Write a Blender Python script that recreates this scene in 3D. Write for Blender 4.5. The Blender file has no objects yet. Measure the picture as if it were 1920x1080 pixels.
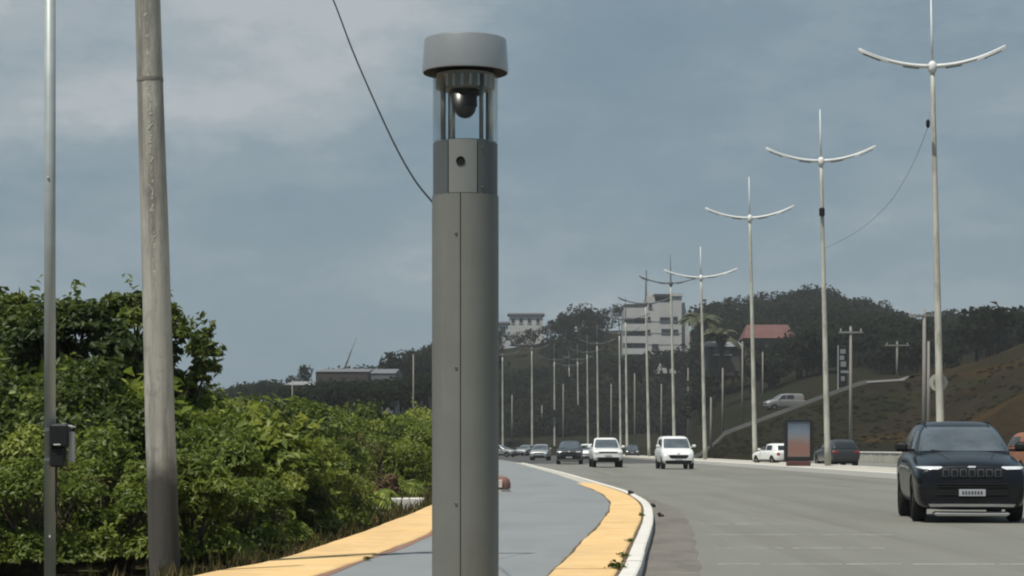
import bpy, bmesh, math, random
import numpy as np
from mathutils import Vector, Matrix
from mathutils.bvhtree import BVHTree

# ------------------------------------------------------------------ camera, sky, sun, exposure
scn = bpy.context.scene
COL = scn.collection
R = math.radians
HC = 1.25                       # camera height above the road
F = 4000.0                      # focal length in pixels of a 1920 px wide frame

cam_d = bpy.data.cameras.new('camera')
cam_d.sensor_width = 36.0
cam_d.lens = F / 1920 * 36.0
cam_d.shift_y = 298 / 1920.0
cam_d.clip_start = 0.5
cam_d.clip_end = 20000
cam = bpy.data.objects.new('camera', cam_d)
COL.objects.link(cam)
cam.location = (0, 0, HC)
cam.rotation_euler = (R(90), 0, 0)
scn.camera = cam

SUN_ELEV, SUN_AZ = 66, 222      # azimuth: clockwise from +Y
sun_d = bpy.data.lights.new('sun', 'SUN')
sun_d.energy = 4.7
sun_d.angle = R(0.5)
sun_d.color = (1.0, 0.95, 0.86)
sun = bpy.data.objects.new('sun', sun_d)
COL.objects.link(sun)
_sv = Vector((math.sin(R(SUN_AZ)) * math.cos(R(SUN_ELEV)), math.cos(R(SUN_AZ)) * math.cos(R(SUN_ELEV)), math.sin(R(SUN_ELEV))))
sun.rotation_euler = _sv.to_track_quat('Z', 'Y').to_euler()
sun.location = (0, 0, 60)

world = bpy.data.worlds.new('World')
scn.world = world
world.use_nodes = True
wn, wl = world.node_tree.nodes, world.node_tree.links
wn.clear()
w_out = wn.new('ShaderNodeOutputWorld')
w_sky = wn.new('ShaderNodeTexSky')
w_sky.sky_type = 'NISHITA'
w_sky.sun_disc = False
w_sky.sun_elevation = R(SUN_ELEV)
w_sky.sun_rotation = R(SUN_AZ)
w_sky.air_density = 1.0
w_sky.dust_density = 2.0
bg_sky = wn.new('ShaderNodeBackground')
bg_sky.inputs['Strength'].default_value = 0.06
wl.new(w_sky.outputs[0], bg_sky.inputs['Color'])
tc = wn.new('ShaderNodeTexCoord')
# two scales of cloud, stretched sideways
mp = wn.new('ShaderNodeMapping')
mp.inputs['Scale'].default_value = (1.0, 1.0, 2.4)
mp.inputs['Location'].default_value = (3.13, 0.4, 0.22)
wl.new(tc.outputs['Generated'], mp.inputs['Vector'])
n1 = wn.new('ShaderNodeTexNoise')
n1.inputs['Scale'].default_value = 6.5
n1.inputs['Detail'].default_value = 7
n1.inputs['Roughness'].default_value = 0.62
wl.new(mp.outputs[0], n1.inputs['Vector'])
# one low bank of pale cloud high to the left of the road, its edge broken by the noise
bank = wn.new('ShaderNodeVectorMath'); bank.operation = 'DISTANCE'
sc_ = wn.new('ShaderNodeVectorMath'); sc_.operation = 'MULTIPLY'
sc_.inputs[1].default_value = (1.0, 0.4, 1.9)
wl.new(tc.outputs['Generated'], sc_.inputs[0])
_bd = Vector((-0.15, 0.97, 0.212)).normalized()
bank.inputs[1].default_value = (_bd.x, _bd.y * 0.4, _bd.z * 1.9)
wl.new(sc_.outputs[0], bank.inputs[0])
bankr = wn.new('ShaderNodeMapRange')
bankr.interpolation_type = 'SMOOTHSTEP'
bankr.inputs['From Min'].default_value = 0.24
bankr.inputs['From Max'].default_value = 0.04
bankr.inputs['To Min'].default_value = -0.07
bankr.inputs['To Max'].default_value = 0.21
wl.new(bank.outputs['Value'], bankr.inputs['Value'])
addn = wn.new('ShaderNodeMath'); addn.operation = 'MULTIPLY_ADD'; addn.inputs[1].default_value = 1.15
wl.new(n1.outputs['Fac'], addn.inputs[0])
wl.new(bankr.outputs['Result'], addn.inputs[2])
cr = wn.new('ShaderNodeValToRGB')
cr.color_ramp.interpolation = 'EASE'
e = cr.color_ramp.elements
e[0].position = 0.34; e[0].color = (0.176, 0.262, 0.318, 1)
e[1].position = 0.86; e[1].color = (0.45, 0.49, 0.51, 1)
for pos, c in ((0.46, (0.196, 0.278, 0.334, 1)), (0.58, (0.242, 0.316, 0.366, 1)), (0.72, (0.345, 0.40, 0.435, 1))):
    k = e.new(pos); k.color = c
wl.new(addn.outputs[0], cr.inputs['Fac'])
bg_cl = wn.new('ShaderNodeBackground')
bg_cl.inputs['Strength'].default_value = 1.08
wl.new(cr.outputs['Color'], bg_cl.inputs['Color'])
mixw = wn.new('ShaderNodeMixShader')
mixw.inputs['Fac'].default_value = 0.86
wl.new(bg_sky.outputs[0], mixw.inputs[1])
wl.new(bg_cl.outputs[0], mixw.inputs[2])
wl.new(mixw.outputs[0], w_out.inputs['Surface'])

scn.view_settings.view_transform = 'Standard'
scn.view_settings.look = 'None'
scn.view_settings.exposure = 0.0
scn.view_settings.gamma = 1.0
scn.view_settings.use_curve_mapping = False
scn.cycles.filter_width = 2.1            # the photograph is a soft video frame
scn.cycles.max_bounces = 6
scn.cycles.transparent_max_bounces = 12

rng = random.Random(7)

# ------------------------------------------------------------------ helpers
def tag(o, label=None, cat=None, group=None, kind=None):
    if label: o['label'] = label
    if cat: o['category'] = cat
    if group: o['group'] = group
    if kind: o['kind'] = kind
    return o

def empty(name, loc=(0, 0, 0), rz=0.0):
    o = bpy.data.objects.new(name, None)
    o.empty_display_size = 0.3
    COL.objects.link(o)
    o.location = loc
    o.rotation_euler = (0, 0, rz)
    return o

def link(name, me, mats, parent=None, smooth=False):
    if not isinstance(mats, (list, tuple)): mats = [mats]
    if not me.materials:
        for m in mats: me.materials.append(m)
    if smooth: me.polygons.foreach_set('use_smooth', [True] * len(me.polygons))
    o = bpy.data.objects.new(name, me)
    COL.objects.link(o)
    if parent is not None: o.parent = parent
    return o

def children(o): return [c for c in bpy.data.objects if c.parent == o]

def copy_tree(o, parent=None, kids=None):
    c = o.copy(); COL.objects.link(c)
    if parent is not None: c.parent = parent
    for ch in list(o.children): copy_tree(ch, c)
    return c

class MB:
    """collects shapes into one mesh"""
    def __init__(s): s.v, s.f, s.mi = [], [], []
    def add(s, vs, fs, mi=0):
        b = len(s.v); s.v += [tuple(v) for v in vs]
        s.f += [tuple(b + i for i in f) for f in fs]; s.mi += [mi] * len(fs); return s
    def box(s, c, d, mi=0, M=None, bev=0.0):
        x, y, z = d[0] / 2, d[1] / 2, d[2] / 2
        if bev > 0:
            b = min(bev, x * .9, y * .9, z * .9)
            pts = []
            for zz, k in ((-z, b), (-z + b, 0), (z - b, 0), (z, b)):
                xx, yy = x - k, y - k
                cb = b * 0.6
                pts += [(-xx + cb, -yy, zz), (xx - cb, -yy, zz), (xx, -yy + cb, zz), (xx, yy - cb, zz), (xx - cb, yy, zz), (-xx + cb, yy, zz), (-xx, yy - cb, zz), (-xx, -yy + cb, zz)]
            fs = [tuple(range(7, -1, -1)), tuple(range(24, 32))]
            for r in range(3):
                for i in range(8):
                    a, d_ = r * 8 + i, r * 8 + (i + 1) % 8
                    fs.append((a, d_, d_ + 8, a + 8))
        else:
            pts = [(-x, -y, -z), (x, -y, -z), (x, y, -z), (-x, y, -z), (-x, -y, z), (x, -y, z), (x, y, z), (-x, y, z)]
            fs = [(0, 3, 2, 1), (4, 5, 6, 7), (0, 1, 5, 4), (1, 2, 6, 5), (2, 3, 7, 6), (3, 0, 4, 7)]
        c = Vector(c)
        vs = [(M @ Vector(p) if M else Vector(p)) + c for p in pts]
        return s.add(vs, fs, mi)
    def tube(s, pts, rad, n=8, mi=0, cap=True):
        pts = [Vector(p) for p in pts]
        if not hasattr(rad, '__len__'): rad = [rad] * len(pts)
        vs, fs = [], []
        prev = None
        for i, p in enumerate(pts):
            d = (pts[min(i + 1, len(pts) - 1)] - pts[max(i - 1, 0)]).normalized()
            if prev is None:
                u = d.orthogonal().normalized()
            else:
                u = (prev - d * prev.dot(d)).normalized()
            prev = u
            w = d.cross(u)
            for k in range(n):
                a = 2 * math.pi * k / n
                vs.append(p + (u * math.cos(a) + w * math.sin(a)) * rad[i])
        for i in range(len(pts) - 1):
            for k in range(n):
                a, b = i * n + k, i * n + (k + 1) % n
                fs.append((a, b, b + n, a + n))
        if cap:
            fs.append(tuple(range(n - 1, -1, -1))); m = (len(pts) - 1) * n
            fs.append(tuple(range(m, m + n)))
        return s.add(vs, fs, mi)
    def lathe(s, prof, n=32, c=(0, 0, 0), mi=0, cap=True):
        vs, fs = [], []
        for r, z in prof:
            for k in range(n):
                a = 2 * math.pi * k / n
                vs.append((c[0] + r * math.cos(a), c[1] + r * math.sin(a), c[2] + z))
        for i in range(len(prof) - 1):
            for k in range(n):
                a, b = i * n + k, i * n + (k + 1) % n
                fs.append((a, b, b + n, a + n))
        if cap:
            fs.append(tuple(range(n - 1, -1, -1))); m = (len(prof) - 1) * n
            fs.append(tuple(range(m, m + n)))
        return s.add(vs, fs, mi)
    def mesh(s, name):
        me = bpy.data.meshes.new(name)
        me.from_pydata(s.v, [], s.f)
        me.polygons.foreach_set('material_index', s.mi)
        me.update()
        return me
    def build(s, name, mats, parent=None, smooth=False, auto=None):
        me = s.mesh(name)
        o = link(name, me, mats, parent, smooth or auto is not None)
        if auto is not None: me.set_sharp_from_angle(angle=R(auto))
        return o

def np_mesh(name, verts, faces_flat, sizes, tint=None):
    """fast mesh from arrays; tint = one number per vertex kept as attribute"""
    me = bpy.data.meshes.new(name)
    nv = len(verts)
    me.vertices.add(nv)
    me.vertices.foreach_set('co', np.asarray(verts, np.float32).ravel())
    me.loops.add(len(faces_flat))
    me.loops.foreach_set('vertex_index', np.asarray(faces_flat, np.int32))
    me.polygons.add(len(sizes))
    st = np.concatenate(([0], np.cumsum(sizes)[:-1])).astype(np.int32)
    me.polygons.foreach_set('loop_start', st)
    me.update(calc_edges=True)
    if tint is not None:
        a = me.attributes.new('tint', 'FLOAT', 'POINT')
        a.data.foreach_set('value', np.asarray(tint, np.float32))
    return me

# ------------------------------------------------------------------ materials
def pm(name, col, rough=0.6, metal=0.0, var=0.15, scale=4.0, bump=0.0, bscale=40.0, spec=0.5, coords='Object', col2=None, detail=6, stretch=None, coat=0.0, bdist=0.02):
    m = bpy.data.materials.new(name); m.use_nodes = True
    nt = m.node_tree; ns, ls = nt.nodes, nt.links
    p = ns['Principled BSDF']
    p.inputs['Roughness'].default_value = rough
    p.inputs['Metallic'].default_value = metal
    p.inputs['Specular IOR Level'].default_value = spec
    if coat: 
        p.inputs['Coat Weight'].default_value = coat; p.inputs['Coat Roughness'].default_value = 0.04
    t = ns.new('ShaderNodeTexCoord')
    vec = t.outputs[coords]
    if stretch:
        mpn = ns.new('ShaderNodeMapping'); mpn.inputs['Scale'].default_value = stretch
        ls.new(vec, mpn.inputs['Vector']); vec = mpn.outputs[0]
    n = ns.new('ShaderNodeTexNoise'); n.inputs['Scale'].default_value = scale; n.inputs['Detail'].default_value = detail
    n.inputs['Roughness'].default_value = 0.62
    ls.new(vec, n.inputs['Vector'])
    r = ns.new('ShaderNodeValToRGB')
    c2 = col2 or tuple(min(1, c * (1 + var)) for c in col)
    c1 = tuple(c * (1 - var) for c in col)
    r.color_ramp.elements[0].position = 0.3; r.color_ramp.elements[1].position = 0.7
    r.color_ramp.elements[0].color = (*c1, 1); r.color_ramp.elements[1].color = (*c2, 1)
    ls.new(n.outputs['Fac'], r.inputs['Fac'])
    ls.new(r.outputs['Color'], p.inputs['Base Color'])
    if bump > 0:
        b = ns.new('ShaderNodeBump'); b.inputs['Strength'].default_value = bump; b.inputs['Distance'].default_value = bdist
        nb = ns.new('ShaderNodeTexNoise'); nb.inputs['Scale'].default_value = bscale; nb.inputs['Detail'].default_value = 5
        ls.new(vec, nb.inputs['Vector'])
        ls.new(nb.outputs['Fac'], b.inputs['Height']); ls.new(b.outputs['Normal'], p.inputs['Normal'])
    m['_ramp'] = 1
    return m

def mixin(m, col, scale, lo, hi, stretch=None, coords='Object', detail=8, amount=1.0):
    """a second colour in patches over a material (dirt, wear, paint loss)"""
    nt = m.node_tree; ns, ls = nt.nodes, nt.links
    p = ns['Principled BSDF']
    src = p.inputs['Base Color'].links[0].from_socket
    t = ns.new('ShaderNodeTexCoord'); vec = t.outputs[coords]
    if stretch:
        mpn = ns.new('ShaderNodeMapping'); mpn.inputs['Scale'].default_value = stretch
        ls.new(vec, mpn.inputs['Vector']); vec = mpn.outputs[0]
    n = ns.new('ShaderNodeTexNoise'); n.inputs['Scale'].default_value = scale; n.inputs['Detail'].default_value = detail
    n.inputs['Roughness'].default_value = 0.65
    ls.new(vec, n.inputs['Vector'])
    mr = ns.new('ShaderNodeMapRange'); mr.inputs['From Min'].default_value = lo; mr.inputs['From Max'].default_value = hi
    mr.inputs['To Max'].default_value = amount
    ls.new(n.outputs['Fac'], mr.inputs['Value'])
    mx = ns.new('ShaderNodeMix'); mx.data_type = 'RGBA'
    ls.new(mr.outputs['Result'], mx.inputs['Factor'])
    ls.new(src, mx.inputs['A']); mx.inputs['B'].default_value = (*col, 1)
    ls.new(mx.outputs['Result'], p.inputs['Base Color'])
    return m

def leaf_mat(name, dark, mid, light, trans=0.35, rough=0.5):
    m = bpy.data.materials.new(name); m.use_nodes = True
    nt = m.node_tree; ns, ls = nt.nodes, nt.links
    p = ns['Principled BSDF']; out = ns['Material Output']
    p.inputs['Roughness'].default_value = rough
    p.inputs['Specular IOR Level'].default_value = 0.3 if rough < 0.9 else 0.0
    a = ns.new('ShaderNodeAttribute'); a.attribute_name = 'tint'
    oi = ns.new('ShaderNodeObjectInfo')
    ad = ns.new('ShaderNodeMath'); ad.operation = 'MULTIPLY_ADD'
    ls.new(oi.outputs['Random'], ad.inputs[0]); ad.inputs[1].default_value = 0.22
    ls.new(a.outputs['Fac'], ad.inputs[2])
    r = ns.new('ShaderNodeValToRGB')
    r.color_ramp.elements[0].color = (*dark, 1); r.color_ramp.elements[1].color = (*light, 1)
    k = r.color_ramp.elements.new(0.55); k.color = (*mid, 1)
    ls.new(ad.outputs[0], r.inputs['Fac'])
    ls.new(r.outputs['Color'], p.inputs['Base Color'])
    tr = ns.new('ShaderNodeBsdfTranslucent')
    ls.new(r.outputs['Color'], tr.inputs['Color'])
    mx = ns.new('ShaderNodeMixShader'); mx.inputs['Fac'].default_value = trans
    ls.new(p.outputs[0], mx.inputs[1]); ls.new(tr.outputs[0], mx.inputs[2])
    ls.new(mx.outputs[0], out.inputs['Surface'])
    return m

M = {}
M['asphalt'] = mixin(pm('asphalt', (0.176, 0.175, 0.154), 0.9, var=0.12, scale=0.35, bump=0.25, bscale=60, stretch=(1, 0.25, 1), spec=0.25), (0.140, 0.138, 0.122), 0.22, 0.5, 0.75, stretch=(1.2, 0.12, 1), amount=0.7)
mixin(M['asphalt'], (0.112, 0.110, 0.100), 0.9, 0.5, 0.72, stretch=(1.1, 0.018, 1), amount=0.65)
mixin(M['asphalt'], (0.205, 0.202, 0.178), 0.8, 0.56, 0.75, stretch=(1.3, 0.03, 1), amount=0.5)
M['shaded_asphalt'] = mixin(pm('shaded_asphalt', (0.060, 0.060, 0.060), 0.9, var=0.2, scale=0.2, bump=0.2, bscale=40, spec=0.25), (0.10, 0.10, 0.098), 0.08, 0.5, 0.7)  # far road's cloud shadow, put into a darker asphalt colour
M['path'] = mixin(pm('path_paint', (0.205, 0.220, 0.226), 0.8, var=0.07, scale=0.8, bump=0.15, bscale=50, stretch=(1, 0.35, 1), spec=0.3), (0.150, 0.157, 0.160), 0.5, 0.5, 0.75, stretch=(1, 0.25, 1), amount=0.7)
M['yellow'] = mixin(pm('yellow_paving', (0.67, 0.45, 0.21), 0.85, var=0.1, scale=2.2, bump=0.3, bscale=35, spec=0.25), (0.70, 0.53, 0.31), 1.6, 0.52, 0.75, amount=0.8)
mixin(M['yellow'], (0.36, 0.25, 0.13), 3.0, 0.56, 0.78, amount=0.6)
mixin(M['yellow'], (0.45, 0.33, 0.19), 0.7, 0.45, 0.75, amount=0.5, stretch=(1, 0.5, 1))
M['kerb'] = mixin(pm('whitewashed_kerb', (0.62, 0.60, 0.56), 0.85, var=0.06, scale=3, bump=0.3, bscale=30), (0.40, 0.36, 0.30), 3.5, 0.6, 0.8, amount=0.7)
M['gutter'] = mixin(pm('gutter_concrete', (0.150, 0.137, 0.120), 0.9, var=0.18, scale=1.5, bump=0.35, bscale=30), (0.09, 0.083, 0.075), 1.2, 0.5, 0.72, stretch=(1, 0.3, 1))
M['rededge'] = pm('red_edging', (0.24, 0.125, 0.085), 0.85, var=0.25, scale=5, bump=0.3, bscale=30)
M['concrete_pale'] = mixin(pm('median_concrete', (0.43, 0.41, 0.35), 0.9, var=0.12, scale=0.6, bump=0.2, bscale=20), (0.27, 0.25, 0.21), 0.5, 0.5, 0.75, amount=0.6)
M['soil'] = mixin(pm('soil', (0.085, 0.063, 0.040), 0.95, spec=0.0, var=0.3, scale=1.4, bump=0.6, bscale=9, bdist=0.05), (0.065, 0.07, 0.03), 0.5, 0.42, 0.65)
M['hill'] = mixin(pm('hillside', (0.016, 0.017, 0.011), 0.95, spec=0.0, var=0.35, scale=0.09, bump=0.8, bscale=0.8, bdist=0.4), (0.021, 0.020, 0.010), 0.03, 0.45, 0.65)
M['earth'] = mixin(pm('bare_earth_slope', (0.023, 0.019, 0.013), 0.95, spec=0.0, var=0.35, scale=0.12, bump=0.8, bscale=0.7, bdist=0.4), (0.062, 0.036, 0.012), 0.045, 0.48, 0.66)
mixin(M['earth'], (0.022, 0.023, 0.012), 0.10, 0.5, 0.62)
M['pole_grey'] = mixin(pm('grey_green_powder_coat', (0.158, 0.166, 0.154), 0.5, metal=0.0, var=0.09, scale=2.5, bump=0.02, bscale=200, spec=0.4), (0.112, 0.120, 0.110), 1.4, 0.45, 0.72, amount=0.8, stretch=(1, 1, 0.4))
mixin(M['pole_grey'], (0.20, 0.20, 0.185), 5.0, 0.55, 0.72, stretch=(2.5, 2.5, 0.12), amount=0.45)
M['pole_upper'] = pm('grey_powder_coat', (0.19, 0.20, 0.195), 0.42, var=0.05, scale=3, spec=0.45)
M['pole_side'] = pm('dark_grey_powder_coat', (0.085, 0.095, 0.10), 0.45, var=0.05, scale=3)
M['cap'] = mixin(pm('brushed_grey_cap', (0.40, 0.41, 0.41), 0.28, metal=0.55, var=0.05, scale=3), (0.34, 0.35, 0.35), 2.0, 0.5, 0.75)
M['steel'] = pm('galvanised_steel', (0.36, 0.40, 0.40), 0.5, metal=0.2, var=0.12, scale=4, bump=0.05, bscale=80)
M['steel_dark'] = pm('dull_steel', (0.16, 0.165, 0.16), 0.45, metal=0.2, var=0.15, scale=12)
M['bright_rod'] = pm('bright_rod', (0.62, 0.62, 0.60), 0.25, metal=0.5, var=0.05, scale=12)
M['black_plastic'] = pm('black_plastic', (0.014, 0.015, 0.018), 0.55, spec=0.25, var=0.2, scale=8)
M['matte_black'] = pm('matte_black', (0.010, 0.010, 0.011), 0.8, var=0.2, scale=8, spec=0.2)
M['rubber'] = pm('tyre_rubber', (0.016, 0.016, 0.016), 0.85, var=0.3, scale=9, bump=0.3, bscale=60, spec=0.2)
M['concrete'] = pm('weathered_concrete', (0.40, 0.39, 0.35), 0.92, var=0.14, scale=5, bump=0.35, bscale=45, stretch=(1, 1, 0.35), bdist=0.008)
mixin(M['concrete'], (0.185, 0.18, 0.162), 2.6, 0.45, 0.62, stretch=(2.6, 2.6, 0.2), amount=0.95)
mixin(M['concrete'], (0.48, 0.47, 0.42), 4.2, 0.56, 0.68, stretch=(2.6, 2.6, 0.5), amount=0.8)
mixin(M['concrete'], (0.13, 0.125, 0.112), 9.0, 0.56, 0.70, stretch=(1, 1, 0.6), amount=0.4)
mixin(M['concrete'], (0.15, 0.145, 0.13), 1.1, 0.5, 0.72, stretch=(1, 1, 0.5), amount=0.35)
M['lamp_post'] = mixin(pm('lamp_post_concrete', (0.50, 0.49, 0.43), 0.8, var=0.1, scale=1.2, bump=0.1, bscale=20, stretch=(1, 1, 0.3)), (0.20, 0.185, 0.155), 1.3, 0.46, 0.66, stretch=(2, 2, 0.45), amount=0.8)
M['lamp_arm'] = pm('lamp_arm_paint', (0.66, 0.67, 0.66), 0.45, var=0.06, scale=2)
M['arm_shaded'] = pm('lamp_arm_shaded', (0.09, 0.10, 0.105), 0.5, var=0.1, scale=2)  # arm paint with cloud shadow put into the colour, for the middle posts
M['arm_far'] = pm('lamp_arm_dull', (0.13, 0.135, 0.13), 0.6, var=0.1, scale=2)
M['lamp_lens'] = pm('lamp_lens_panel', (0.10, 0.11, 0.115), 0.3, var=0.1, scale=6)
M['wood_pole'] = pm('grey_utility_pole', (0.21, 0.20, 0.18), 0.9, var=0.2, scale=1.5, stretch=(1, 1, 0.2))
M['bark'] = pm('bark', (0.075, 0.06, 0.045), 0.95, var=0.35, scale=8, bump=0.8, bscale=25, stretch=(1, 1, 0.3))
M['leaf_near'] = leaf_mat('leaf_light_green', (0.032, 0.058, 0.012), (0.146, 0.194, 0.028), (0.35, 0.385, 0.085), 0.45, 0.45)
M['leaf_dark'] = leaf_mat('leaf_dark_green', (0.022, 0.038, 0.009), (0.082, 0.115, 0.020), (0.20, 0.23, 0.05), 0.42, 0.5)
M['leaf_fine'] = leaf_mat('leaf_olive_green', (0.038, 0.05, 0.014), (0.145, 0.155, 0.035), (0.33, 0.31, 0.10), 0.42, 0.5)
M['leaf_hill'] = leaf_mat('leaf_hill_wood', (0.020, 0.026, 0.018), (0.027, 0.034, 0.022), (0.038, 0.045, 0.026), 0.5, 1.0)  # cloud shadow over the hill is put into these dark leaf colours
M['leaf_scrub'] = leaf_mat('leaf_scrub', (0.030, 0.032, 0.018), (0.040, 0.038, 0.020), (0.055, 0.046, 0.024), 0.5, 1.0)
M['leaf_palm'] = leaf_mat('palm_frond', (0.022, 0.030, 0.014), (0.055, 0.062, 0.032), (0.11, 0.115, 0.07), 0.2, 0.5)
M['leaf_dry'] = leaf_mat('dry_leaves', (0.06, 0.035, 0.020), (0.15, 0.095, 0.055), (0.28, 0.20, 0.12), 0.2, 0.8)
M['grass'] = leaf_mat('grass_blades', (0.05, 0.06, 0.016), (0.12, 0.12, 0.036), (0.26, 0.19, 0.085), 0.3, 0.7)
M['wall_white'] = mixin(pm('white_render', (0.44, 0.44, 0.43), 0.85, var=0.06, scale=0.3), (0.33, 0.33, 0.32), 0.25, 0.5, 0.7, stretch=(1, 1, 0.4))
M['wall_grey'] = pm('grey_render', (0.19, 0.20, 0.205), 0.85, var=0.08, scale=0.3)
M['roof_dark'] = pm('dark_roof', (0.055, 0.056, 0.06), 0.8, var=0.15, scale=0.5)
M['roof_far'] = pm('dull_grey_sheet_roof', (0.125, 0.128, 0.135), 0.85, var=0.12, scale=0.3)
M['roof_red'] = mixin(pm('red_clay_roof', (0.115, 0.05, 0.045), 0.85, var=0.25, scale=0.5), (0.10, 0.05, 0.045), 0.3, 0.5, 0.7)
M['brick'] = pm('dull_brick_wall', (0.05, 0.042, 0.038), 0.9, var=0.2, scale=0.4)
M['glass_dark'] = pm('dark_window_glass', (0.020, 0.024, 0.028), 0.08, var=0.1, scale=3, spec=0.6)
M['windscreen'] = pm('windscreen_glass', (0.075, 0.09, 0.105), 0.05, var=0.5, scale=1.1, spec=0.75)  # paler base colour stands in for clouds reflected in the glass
M['dome'] = pm('smoked_dome', (0.016, 0.022, 0.024), 0.5, var=0.1, scale=3, spec=0.4)
M['car_black'] = pm('blue_black_car_paint', (0.0035, 0.005, 0.009), 0.3, var=0.1, scale=3, coat=0.35, spec=0.25)
M['car_white'] = pm('white_car_paint', (0.78, 0.78, 0.76), 0.35, var=0.03, scale=3, coat=0.5)
M['car_silver'] = pm('silver_car_paint', (0.34, 0.345, 0.35), 0.35, metal=0.4, var=0.05, scale=3, coat=0.4)
M['car_dark'] = pm('charcoal_car_paint', (0.025, 0.026, 0.028), 0.35, var=0.1, scale=3, coat=0.4)
M['trim'] = pm('black_trim', (0.013, 0.013, 0.014), 0.6, var=0.15, scale=6, spec=0.3)
M['chrome'] = pm('satin_chrome', (0.62, 0.63, 0.64), 0.25, metal=0.8, var=0.05, scale=6)
M['grille_metal'] = pm('dark_grille_metal', (0.10, 0.11, 0.125), 0.35, metal=0.4, var=0.1, scale=9)
M['headlight'] = pm('headlight_lens', (0.62, 0.64, 0.67), 0.15, var=0.04, scale=20, spec=0.8)
M['taillight'] = pm('tail_light_lens', (0.30, 0.012, 0.010), 0.2, var=0.1, scale=20)
M['plate'] = pm('number_plate', (0.42, 0.43, 0.46), 0.5, var=0.06, scale=30)
M['plate_ink'] = pm('plate_ink', (0.05, 0.05, 0.06), 0.6)
M['amber'] = pm('amber_lens', (0.55, 0.14, 0.02), 0.25)
M['red_sign'] = pm('faded_red_paint', (0.20, 0.10, 0.082), 0.8, var=0.2, scale=8)
M['white_sign'] = pm('white_sign_paint', (0.62, 0.52, 0.45), 0.7, var=0.05, scale=8)
M['sign_back'] = pm('sign_back_aluminium', (0.42, 0.41, 0.36), 0.5, metal=0.2, var=0.1, scale=6)

# glass tube of the camera pole
def glass_mat():
    m = bpy.data.materials.new('clear_glass_tube'); m.use_nodes = True
    nt = m.node_tree; ns, ls = nt.nodes, nt.links
    ns.remove(ns['Principled BSDF'])
    t = ns.new('ShaderNodeBsdfTransparent'); t.inputs['Color'].default_value = (0.93, 0.95, 0.96, 1)
    g = ns.new('ShaderNodeBsdfGlossy'); g.inputs['Roughness'].default_value = 0.22
    lw = ns.new('ShaderNodeLayerWeight'); lw.inputs['Blend'].default_value = 0.25
    nz = ns.new('ShaderNodeTexNoise'); nz.inputs['Scale'].default_value = 3
    mr = ns.new('ShaderNodeMath'); mr.operation = 'MULTIPLY_ADD'; mr.inputs[1].default_value = 0.22; mr.inputs[2].default_value = 0.01
    ls.new(lw.outputs['Fresnel'], mr.inputs[0])
    mx = ns.new('ShaderNodeMixShader')
    ls.new(mr.outputs[0], mx.inputs['Fac']); ls.new(t.outputs[0], mx.inputs[1]); ls.new(g.outputs[0], mx.inputs[2])
    ls.new(mx.outputs[0], ns['Material Output'].inputs['Surface'])
    return m
M['glass'] = glass_mat()

def poster_mat():
    """the advert: flat print, grey-blue above a reddish rounded form"""
    m = bpy.data.materials.new('poster_print'); m.use_nodes = True
    nt = m.node_tree; ns, ls = nt.nodes, nt.links
    p = ns['Principled BSDF']; p.inputs['Roughness'].default_value = 0.35
    t = ns.new('ShaderNodeTexCoord')
    sp = ns.new('ShaderNodeSeparateXYZ'); ls.new(t.outputs['Generated'], sp.inputs[0])
    n = ns.new('ShaderNodeTexNoise'); n.inputs['Scale'].default_value = 4; ls.new(t.outputs['Generated'], n.inputs['Vector'])
    ma = ns.new('ShaderNodeMath'); ma.operation = 'MULTIPLY_ADD'; ma.inputs[1].default_value = 0.22
    ls.new(n.outputs['Fac'], ma.inputs[0]); ls.new(sp.outputs['Z'], ma.inputs[2])
    r = ns.new('ShaderNodeValToRGB')
    els = r.color_ramp.elements
    els[0].position = 0.12; els[0].color = (0.36, 0.21, 0.16, 1)
    els[1].position = 1.0; els[1].color = (0.19, 0.22, 0.28, 1)
    for po, c in ((0.3, (0.40, 0.18, 0.135, 1)), (0.5, (0.38, 0.21, 0.17, 1)), (0.68, (0.34, 0.30, 0.31, 1)), (0.84, (0.27, 0.30, 0.35, 1))):
        k = els.new(po); k.color = c
    ls.new(ma.outputs[0], r.inputs['Fac']); ls.new(r.outputs['Color'], p.inputs['Base Color'])
    return m
M['poster'] = poster_mat()

# ------------------------------------------------------------------ lines of the place, in metres
def smooth(pts, step):
    """Catmull-Rom through points, resampled at about one step"""
    P = [Vector(p) for p in pts]
    out = []
    for i in range(len(P) - 1):
        p0, p1, p2, p3 = P[max(i - 1, 0)], P[i], P[i + 1], P[min(i + 2, len(P) - 1)]
        n = max(1, int((p2 - p1).length / step))
        for k in range(n):
            t = k / n
            out.append(0.5 * ((2 * p1) + (p2 - p0) * t + (2 * p0 - 5 * p1 + 4 * p2 - p3) * t * t + (3 * p1 - p0 - 3 * p2 + p3) * t ** 3))
    out.append(P[-1])
    return out

KERB = [(-5.0, -25), (-1.6, -4), (-0.35, 8), (0.45, 14.5), (0.925, 18.7), (1.40, 24.8), (2.02, 33), (2.5, 41), (2.70, 47), (2.77, 54), (2.66, 63), (2.40, 78), (2.15, 92), (1.45, 119), (0.2, 161), (-3.5, 225), (-12, 300), (-30, 380)]
LEFT = [(-6.9, -25), (-3.9, -4), (-2.45, 8), (-1.92, 14.5), (-1.69, 18.7), (-1.54, 20.5), (-1.30, 23.5), (-1.07, 28), (-0.98, 35.6), (-0.90, 45), (-0.85, 60), (-1.0, 80), (-1.45, 119), (-2.6, 161), (-6.2, 225), (-15, 300), (-33, 380)]
LEFTOUT = [(-7.8, -25), (-4.9, -4), (-3.5, 8), (-3.0, 14.5), (-2.75, 18.7), (-2.30, 21.8), (-1.93, 29.7), (-1.58, 40.4), (-1.45, 50), (-1.4, 62), (-1.55, 80), (-2.0, 119), (-3.1, 161), (-6.8, 225), (-15.6, 300), (-33.6, 380)]
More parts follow.
